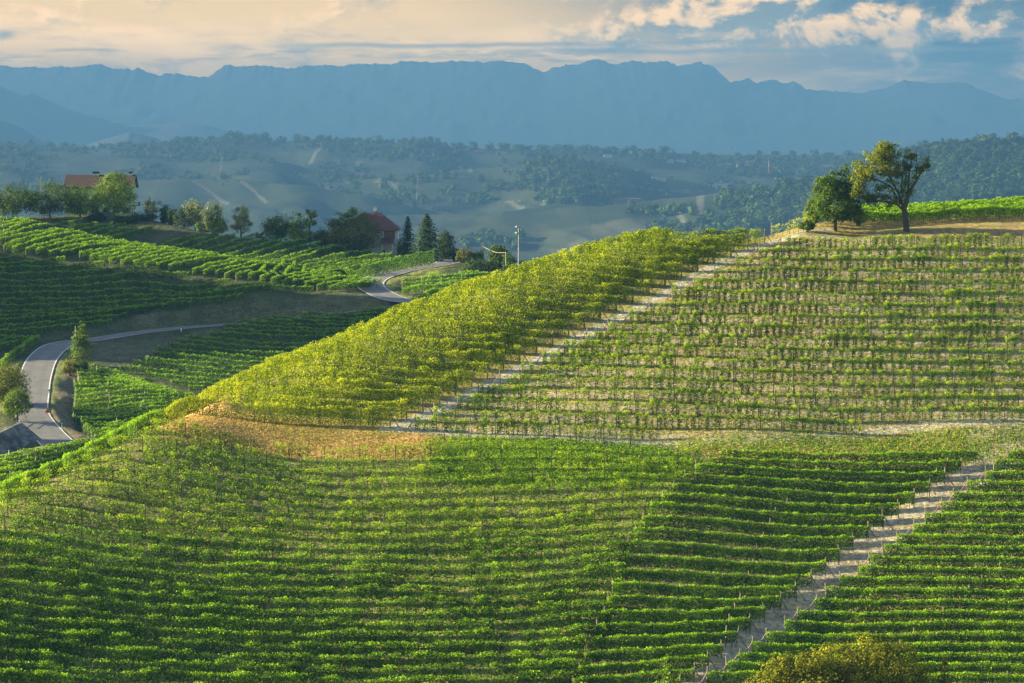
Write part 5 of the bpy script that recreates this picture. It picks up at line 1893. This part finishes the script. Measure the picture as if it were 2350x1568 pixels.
utility_pole('pale concrete pole with white insulators among the ridge trees', 657, 547, 481, 730, 800)
pT, HT = utility_pole('tallest pale pole with white insulators right of the road', 1190, 632, 521, 690, 760)
pA, HA = utility_pole('weathered pole at the top of the road, left end of the cable', 1103, 604, 559, 690, 770, .15, 'grey_post', False)
pB, HB = utility_pole('grey pole between the two sagging cables', 1161, 640, 578, 690, 760, .13, 'grey_post', False)
pC, HC = utility_pole('short dark pole at the crest, right end of the cable', 1221, 640, 596, 690, 760, .12, 'post', False)
utility_pole('stubby dark pole beside the crest cable end', 1213, 640, 603, 690, 760, .12, 'post', False)
utility_pole('slanted pale pole in front of the slender tree at the bend', 174, 828, 748, 560, 680, .12, 'grey_post', False)
utility_pole('thin dark pole behind the left garden trees', 95, 500, 404, 780, 830, .12, 'post', False)


def cable(label, a, b_, sag, r=.045, mat='cable'):
    bm_ = MB()
    a, b_ = np.array(a), np.array(b_)
    pts = [a + (b_ - a) * t - np.array([0, 0, 4 * sag * t * (1 - t)]) - a for t in np.linspace(0, 1, 15)]
    bm_.tube(pts, r, 5)
    o = bm_.build('cable', M[mat])
    o.location = a
    tag(o, label, 'cable', 'overhead cables')


top = lambda p_, H: (p_[0], p_[1], p_[2] + H - .1)
cable('pale cable sagging from the weathered pole to the grey pole', top(pA, HA), top(pB, HB), .9, .03)
cable('pale cable sagging from the grey pole to the crest', top(pB, HB), top(pC, HC), .9, .03)
ps = spot(935, 585, 720, 790)
cable('thin cable running past the spruces', (ps[0], ps[1] - 8, float(ray(935, 555)[1]) * (ps[1] - 8)), (P(1070, 568, ps[1] - 12)), .35, .035)


def thing_mesh(b, name, mat, label, cat, loc=None, group=None):
    o = b.build(name, M[mat])
    if loc is not None:
        o.location = loc
    tag(o, label, cat, group)
    return o


def delineator(u, v, lo, hi, label):
    p = spot(u, v, lo, hi)
    root = empty('delineator_post', p)
    tag(root, label, 'road post', 'white roadside marker posts')
    b = MB()
    b.box((-.11, -.07, -.1), (.11, .07, 1.05))
    part(b, 'shaft', M['white'], root)
    b = MB()
    b.box((-.113, -.073, .72), (.113, .073, .92))
    part(b, 'band', M['black'], root)


for u, v, lo, hi, lab in [(416, 760, 600, 700, 'white marker post along the straight shaded road'), (113, 905, 540, 640, 'white marker post on the verge above the warning sign'), (142, 985, 500, 600, 'white marker post on the verge below the warning sign'),
                          (995, 616, 680, 760, 'white marker post inside the upper road bend'), (887, 656, 640, 720, 'white marker post at the tightest part of the upper bend'), (982, 690, 620, 700, 'white marker post beside the lower bend verge')]:
    delineator(u, v, lo, hi, lab)
p = spot(110, 952, 500, 600)
root = empty('warning_sign', p)
tag(root, 'orange triangular roadworks warning sign on the verge of the bend', 'sign')
b = MB()
b.tube([(0, 0, -.1), (0, 0, .5)], .04, 6)
part(b, 'leg', M['steel'], root)
b = MB()
S_ = .62
fa = [(-S_, -.06, .35), (S_, -.06, .35), (0, -.06, 1.5)]
bk = [(q_[0], -.02, q_[2]) for q_ in fa]
b.poly(fa)
b.poly(bk[::-1])
for i in range(3):
    j = (i + 1) % 3
    b.poly([fa[j], fa[i], bk[i], bk[j]])
part(b, 'face', M['orange'], root)
b = MB()
b.tube([(-.1, -.075, .55), (-.02, -.075, .85)], .05, 5)
b.tube([(.14, -.075, .52), (.02, -.075, .8), (0.0, -.075, .98)], .05, 5)
b.tube([(0, -.075, 1.05), (0, -.075, 1.14)], .07, 6)
part(b, 'symbol', M['black'], root)
p = spot(201, 1034, 480, 560)
root = empty('roadside_cabinet', p)
tag(root, 'small white utility cabinet beside the road below the knoll', 'cabinet')
b = MB()
b.box((-.45, -.25, -.2), (.45, .25, 1.25))
part(b, 'body', M['white'], root)
b = MB()
b.box((-.52, -.32, 1.25), (.52, .32, 1.36))
part(b, 'lid', M['steel'], root)
# retaining wall
wl = [P(-140, 1012, 507), P(-20, 1003, 515), P(28, 980, 523), P(50, 970, 528)]
wb = [P(-140, 1100, 504), P(-20, 1072, 511), P(50, 1056, 517), P(92, 1038, 521)]
b = MB()
for i in range(3):
    b.poly([wb[i], wb[i + 1], wl[i + 1], wl[i]])
    bo = np.array([-.4, 1.0, .12])
    b.poly([wl[i], wl[i + 1], wl[i + 1] + bo, wl[i] + bo])
b.poly([wb[3], P(98, 1010, 526), wl[3]])
o = b.build('retaining_wall', M['concrete'])
tag(o, 'sloping stained grey concrete retaining wall below the road at the left edge', 'wall')
# rail fence beside the small tree
fp = [spot(u, v, 520, 620) for u, v in ((-10, 1000), (16, 992), (40, 982), (60, 968))]
root = empty('rail_fence', fp[0])
tag(root, 'weathered pale rail fence under the small fresh green tree', 'fence')
for i, q_ in enumerate(fp):
    b = MB()
    v_ = q_ - fp[0]
    b.tube([v_ - np.array([0, 0, .2]), v_ + np.array([0, 0, 1.1])], .06, 6)
    part(b, 'fence_post', M['grey_post'], root)
for z in (.45, .95):
    b = MB()
    b.tube([q_ - fp[0] + np.array([0, -.07, z]) for q_ in fp], .045, 5)
    part(b, 'rail', M['grey_post'], root)

# ---------------------------------------------------------------- grass
def grass(name, polys, count, size, label, lo=280, hi=480, lines=None, mat='grass', tint=.5):
    rng = np.random.default_rng(len(name) + count)
    pts = []
    for pl, wgt in polys:
        q = xy_line(pl, lo, hi)
        x0, y0 = q.min(0)
        x1, y1 = q.max(0)
        k = int(count * wgt)
        x = rng.uniform(x0, x1, k * 3)
        y = rng.uniform(y0, y1, k * 3)
        ok = in_poly(x, y, q)
        pat = .5 + .5 * np.sin(x / 1.7 + 2 * np.sin(y / 2.3)) * np.sin(y / 1.3 + 1.5 * np.sin(x / 3.1))
        ok &= rng.random(len(x)) < .35 + .65 * pat
        pts.append(np.stack([x[ok], y[ok]], 1)[:k])
    q = np.concatenate(pts)
    q = q + rng.normal(0, .9, q.shape)
    z = height(q[:, 0], q[:, 1])
    n = len(q)
    h = size * rng.uniform(.6, 1.6, n)
    C = np.stack([q[:, 0], q[:, 1], z + h * .35], 1)
    N = np.stack([rng.normal(0, .7, n), rng.normal(-.6, .5, n), rng.normal(.2, .3, n)], 1)
    V, Q = leaf_quads(C, N, h, .55, rng)
    tn = tint + .22 * np.sin(q[:, 0] / 5.0) * np.sin(q[:, 1] / 4.0) + rng.normal(0, .2, n)
    o = link(name, arrays_mesh(name, V, Q, np.clip(tn, 0, 1)), (LM[mat],))
    kind(o, 'stuff')
    o['label'] = label


grass('dry_grass', [([(360, 985), (400, 962), (530, 948), (640, 964), (760, 977), (905, 992), (1000, 1004), (1060, 1022), (980, 1048), (800, 1050), (600, 1042), (440, 1020)], .35),
                    ([(1500, 1014), (1980, 1000), (2200, 980), (2420, 970), (2420, 1058), (2240, 1062), (1980, 1050), (1650, 1052)], .18),
                    ([(2330, 1040), (2180, 1130), (2010, 1250), (1830, 1400), (1600, 1600), (1680, 1600), (1900, 1400), (2080, 1250), (2250, 1120), (2380, 1060)], .25)], 60000, .17, 'dry tufts on the banks', tint=.62)
grass('grass', [([(985, 1005), (1200, 1006), (1500, 1024), (1620, 1062), (1500, 1110), (1200, 1120), (1000, 1100)], .30),
                ([(360, 1010), (980, 1060), (1560, 1070), (1420, 1300), (1350, 1600), (-100, 1600), (-100, 1190), (200, 1070)], .55),
                ([(1500, 1016), (1980, 1002), (2200, 984), (2420, 974), (2420, 1056), (2240, 1060), (1980, 1048), (1650, 1050)], .12),
                ([(890, 990), (1500, 665), (1760, 548), (1740, 575), (1480, 705), (960, 985)], .15)], 80000, .22, 'bright grass on the lower slope', tint=.38, mat='vine_young')
grass('meadow_grass', [([(950, 988), (1300, 806), (1500, 696), (1700, 594), (1840, 545), (2100, 558), (2440, 555), (2440, 965), (2200, 976), (1980, 996), (1500, 1012), (1100, 994)], 1.0)], 52000, .20,
      'yellowing grass between the young vines', tint=.35)


# ---------------------------------------------------------------- far woods
def wood(name, label, xs, ys, hs, ws, per, seed, tint=.4, size_k=.30):
    rng = np.random.default_rng(seed)
    z = height(xs, ys)
    k = len(xs)
    d = rng.normal(size=(k, per, 3))
    d /= np.linalg.norm(d, axis=2, keepdims=True)
    r = rng.random((k, per, 1)) ** .33
    bump = 1 + .22 * np.sin(d[:, :, :1] * 5 + rng.uniform(0, 6, (k, 1, 1))) * np.sin(d[:, :, 2:] * 6 + rng.uniform(0, 6, (k, 1, 1)))
    C = d * r * bump * np.stack([ws * .5, ws * .5, hs * .5], 1)[:, None, :]
    C[:, :, 2] += (hs * .5)[:, None]
    C += np.stack([xs, ys, z - .5], 1)[:, None, :]
    N = d + np.array([0, 0, .35]) + rng.normal(0, .3, d.shape)
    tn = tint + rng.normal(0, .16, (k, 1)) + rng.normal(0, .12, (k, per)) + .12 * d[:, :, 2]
    sz = np.repeat((ws * size_k)[:, None], per, 1) * rng.uniform(.7, 1.3, (k, per))
    V, Q = leaf_quads(C.reshape(-1, 3), N.reshape(-1, 3), sz.ravel(), rng=rng)
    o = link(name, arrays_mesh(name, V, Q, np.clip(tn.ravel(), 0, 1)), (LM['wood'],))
    kind(o, 'stuff')
    o['label'] = label


rng0 = np.random.default_rng(404)
# ridge line
u = rng0.uniform(-700, 3000, 1150)
D = 5600 * FARK + rng0.normal(-80, 130, len(u))
big = rng0.random(len(u))
wood('ridge_woods', 'wooded line of the far ridge', (u - 1175) / FOC * D, D, 9 + 13 * big ** 3 + 4.0 * jit(u / 40, 5), 11 + 16 * big ** 2, 46, 1, .3)
# slopes under the ridge and on the middle hills
xs, ys = [], []
for u0, u1, D0, D1, k in [(-300, 2300, 5000, 5570, 1150), (-200, 900, 4450, 5100, 320), (650, 1700, 4100, 4480, 230), (-200, 1000, 3980, 4090, 40), (1200, 2000, 4400, 5200, 300), (100, 700, 5000, 5200, 80)]:
    uu = rng0.uniform(u0, u1, k * 3)
    dd = rng0.uniform(D0, D1, k * 3) * FARK
    f = jit(uu / 70.0, 91) + jit(dd / 160.0 + uu / 120, 92)
    sel = np.argsort(-f + rng0.normal(0, .25, len(f)))[:k]
    xs.append((uu[sel] - 1175) / FOC * dd[sel])
    ys.append(dd[sel])
xs, ys = np.concatenate(xs), np.concatenate(ys)
wood('hill_woods', 'woods on the far hillsides', xs, ys, rng0.uniform(9, 19, len(xs)), rng0.uniform(10, 25, len(xs)), 40, 2, .38)
# wooded hill on the right
uu = rng0.uniform(1780, 2700, 2200)
dd = rng0.uniform(3080, 3760, 2200) * FARK
wood('hillside_forest', 'dense forest on the hill at the right edge', (uu - 1175) / FOC * dd, dd, rng0.uniform(8, 18, 2200) * (1 + .5 * (rng0.random(2200) < .15)), rng0.uniform(10, 27, 2200), 44, 3, .34)
# lighter woods low in the valley
xs, ys, hs = [], [], []
for u0, u1, v0, v1, k in [(1640, 1960, 455, 520, 110), (1500, 1800, 510, 545, 80), (1060, 1200, 545, 572, 26), (1230, 1330, 440, 470, 24), (1430, 1640, 480, 500, 20), (2060, 2350, 400, 460, 170), (1650, 1800, 440, 470, 30), (870, 1130, 432, 470, 34), (1280, 1420, 430, 462, 30)]:
    a = rng0.uniform(u0, u1, k)
    c = rng0.uniform(v0, v1, k)
    x, y = hit(a, c, 0, 2800, 7800, 900)
    xs.append(x)
    ys.append(y)
xs, ys = np.concatenate(xs), np.concatenate(ys)
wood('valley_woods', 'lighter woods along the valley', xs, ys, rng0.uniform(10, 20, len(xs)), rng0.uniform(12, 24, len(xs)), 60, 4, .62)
for i, (u, v, w, h, lab) in enumerate([(1832, 352, 24, 30, 'tall pine on the right-hand ridge, leftmost of three'), (2160, 340, 24, 26, 'pointed pine standing out on the right ridge, above the hilltop vines'), (2208, 338, 26, 24, 'broad pine on the right ridge next to a pointed pine'), (2316, 326, 30, 28, 'highest pine on the ridge near the right edge')][1:]):
    D = 3690 * FARK
    x = (u - 1175) / FOC * D
    z = float(height(x, D))
    conifer(lab, u, v, v - h, w, 0, 0, 420, 2.2, 500 + i, base=(x, D, z), mat='wood', power=.5, group='pines on the right ridge')


# ---------------------------------------------------------------- far buildings
def far_house(u, v, w, label, wall='white', roof='tile_red', hm=1.0, lo=2800, hi=8000, cat='house', d=9.0):
    x, y = hit(u, v, 0, lo, hi, 900)
    p = np.array([x[0], y[0], float(height(x, y)[0])])
    W = w * p[1] / FOC
    h = min(7.5, W * .45) * hm
    root = empty('far_house', p, rz=0)
    tag(root, label, cat, 'far houses in the haze')
    b = MB()
    b.box((-W / 2, 0, -3), (W / 2, d, h))
    b.poly([(W / 2, 0, h), (W / 2, d, h), (W / 2, d / 2, h + 2.0)])
    b.poly([(-W / 2, d, h), (-W / 2, 0, h), (-W / 2, d / 2, h + 2.0)])
    b.build('wall', M[wall], root)
    b = MB()
    o = .6
    for s in (-1, 1):
        y0 = -o if s < 0 else d + o
        q = [(-W / 2 - o, y0, h - .3), (W / 2 + o, y0, h - .3), (W / 2 + o, d / 2, h + 2.25), (-W / 2 - o, d / 2, h + 2.25)]
        b.poly(q if s < 0 else q[::-1])
    b.build('roof', M[roof], root)
    for k in range(max(1, int(W / 5))):
        b = MB()
        xx = -W / 2 + (k + .5) * W / max(1, int(W / 5))
        b.box((xx - .6, -.08, h * .35), (xx + .6, .05, h * .35 + 1.8))
        b.build('window', M['window'], root)


for u, v, w, lab, wl_, rf in [(1651, 429, 52, 'long white villa with a flat brown roof above the valley vineyards', 'white', 'tile_brown'), (1440, 466, 60, 'red-roofed farm on the pale crest track', 'brick', 'tile_red'),
                              (1247, 402, 20, 'small white house on the middle round hill', 'white', 'tile_red'), (820, 405, 30, 'pale farm at the foot of a straight track', 'cream', 'tile_brown'), (926, 354, 8, 'tiny white cube house under the far ridge', 'white', 'tile_red'),
                              (735, 337, 18, 'reddish house at the head of a slanting track', 'cream', 'tile_red'), (1416, 350, 22, 'sunlit house highest in the far village', 'cream', 'tile_red'), (1473, 354, 16, 'house right of the highest village house', 'cream', 'tile_red'),
                              (1502, 352, 14, 'small house at the wooded village top', 'white', 'tile_red'), (1395, 362, 20, 'pale blue-white house at the left end of the village', 'white', 'tile_brown'), (1563, 373, 22, 'gabled white house in mid village', 'white', 'tile_red'),
                              (1540, 374, 16, 'narrow house left of the gabled white house', 'cream', 'tile_red'), (1646, 384, 26, 'wide house left in the lower village', 'white', 'tile_red'), (1672, 382, 14, 'small white house in the lower village', 'white', 'tile_red'),
                              (1706, 384, 30, 'long pale block in the lower village', 'cream', 'tile_red'), (1722, 377, 24, 'house above the long pale block', 'white', 'tile_red'), (1756, 390, 30, 'low house right of the long pale block', 'cream', 'tile_red'),
                              (1786, 391, 28, 'last low house at the right end of the village', 'white', 'tile_red'), (1100, 354, 22, 'reddish house left on the far ridge slope', 'brick', 'tile_red'), (1150, 356, 26, 'pale house right on the far ridge slope', 'cream', 'tile_red'),
                              (1048, 352, 16, 'small pale house between two ridge slope houses', 'white', 'tile_red'), (1512, 414, 34, 'farm with pale walls on the village terrace', 'cream', 'tile_brown'), (1900, 386, 24, 'pale house behind the dense hilltop tree', 'white', 'tile_red')]:
    far_house(u, v, w, lab, wl_, rf)
# brick church tower
x, y = hit(1767, 406, 0, 2800, 8000, 900)
p = np.array([x[0], y[0], float(height(x, y)[0])])
root = empty('church_tower', p)
tag(root, 'slim red brick church tower rising in the valley village', 'tower')
s = p[1] / FOC
b = MB()
b.box((-3 * s, -3 * s, -4), (3 * s, 3 * s, 36 * s))
b.box((-3.6 * s, -3.6 * s, 24 * s), (3.6 * s, 3.6 * s, 26 * s))
part(b, 'wall', M['brick'], root)
b = MB()
for k in range(4):
    a0, a1 = [(math.pi / 4 + math.pi / 2 * (k + j)) for j in (0, 1)]
    b.poly([(5 * s * math.cos(a0), 5 * s * math.sin(a0), 36 * s), (5 * s * math.cos(a1), 5 * s * math.sin(a1), 36 * s), (0, 0, 52 * s)])
part(b, 'spire', M['tile_red'], root)
for sx in (-1.2, 1.2):
    b = MB()
    b.box(((sx - .6) * s, -3.05 * s, 28 * s), ((sx + .6) * s, -2.9 * s, 33 * s))
    part(b, 'window', M['window'], root)
# mast on the ridge
x, D = (1676 - 1175) / FOC * 7830, 7830
z = float(height(x, D))
root = empty('radio_mast', (x, D, z))
tag(root, 'thin radio mast standing on the far ridge', 'mast')
b = MB()
b.tube([(0, 0, -2), (0, 0, 39)], [1.0, .7], 6)
part(b, 'shaft', M['steel'], root)
b = MB()
b.tube([(0, 0, 30), (0, 0, 38)], 2.1, 8)
part(b, 'antenna', M['steel'], root)


def pylon(u, vb, vt, label):
    x, y = hit(u, vb, 0, 2800, 7950, 900)
    p = np.array([x[0], y[0], float(height(x, y)[0])])
    H = (vb - vt) * p[1] / FOC
    root = empty('pylon', p)
    tag(root, label, 'pylon', 'lattice pylons in the haze')
    w = H * .085
    b = MB()
    lv = np.linspace(0, 1, 7)
    for sx in (-1, 1):
        for sy in (-1, 1):
            b.tube([(sx * w * (1 - .8 * t), sy * w * (1 - .8 * t), H * t) for t in lv], .13, 4)
    for t0, t1 in zip(lv[:-1], lv[1:]):
        w0, w1 = w * (1 - .8 * t0), w * (1 - .8 * t1)
        for sy in (-1, 1):
            b.tube([(-w0, sy * w0, H * t0), (w1, sy * w1, H * t1)], .09, 4)
            b.tube([(w0, sy * w0, H * t0), (-w1, sy * w1, H * t1)], .09, 4)
    part(b, 'lattice', M['steel'], root)
    for t in (.72, .84, .95):
        b = MB()
        b.tube([(-H * .11, 0, H * t), (H * .11, 0, H * t)], .14, 4)
        part(b, 'crossarm', M['steel'], root)


pylon(960, 470, 404, 'lattice pylon on the valley slope above the villa')
pylon(509, 408, 362, 'lattice pylon on the hill above the silvery trees')
pylon(1258, 430, 392, 'small lattice pylon near the middle round hill')

# ---------------------------------------------------------------- haze
def build_haze():
    b = MB()
    b.box((-7200, -90, -190), (7200, 22500, 660))
    m = bpy.data.materials.new('haze_air')
    m.use_nodes = True
    t = NT(m.node_tree)
    v = t.n('ShaderNodeVolumePrincipled')
    v.inputs['Color'].default_value = HAZE_COLOR
    v.inputs['Density'].default_value = HAZE_DENSITY
    v.inputs['Anisotropy'].default_value = 0.0
    o = t.n('ShaderNodeOutputMaterial')
    t.l(v.outputs[0], o.inputs['Volume'])
    h = b.build('haze', m)
    kind(h, 'stuff')
    h.display_type = 'WIRE'


HAZE_COLOR = (.064, .165, .345, 1)
HAZE_DENSITY = .00012
build_haze()
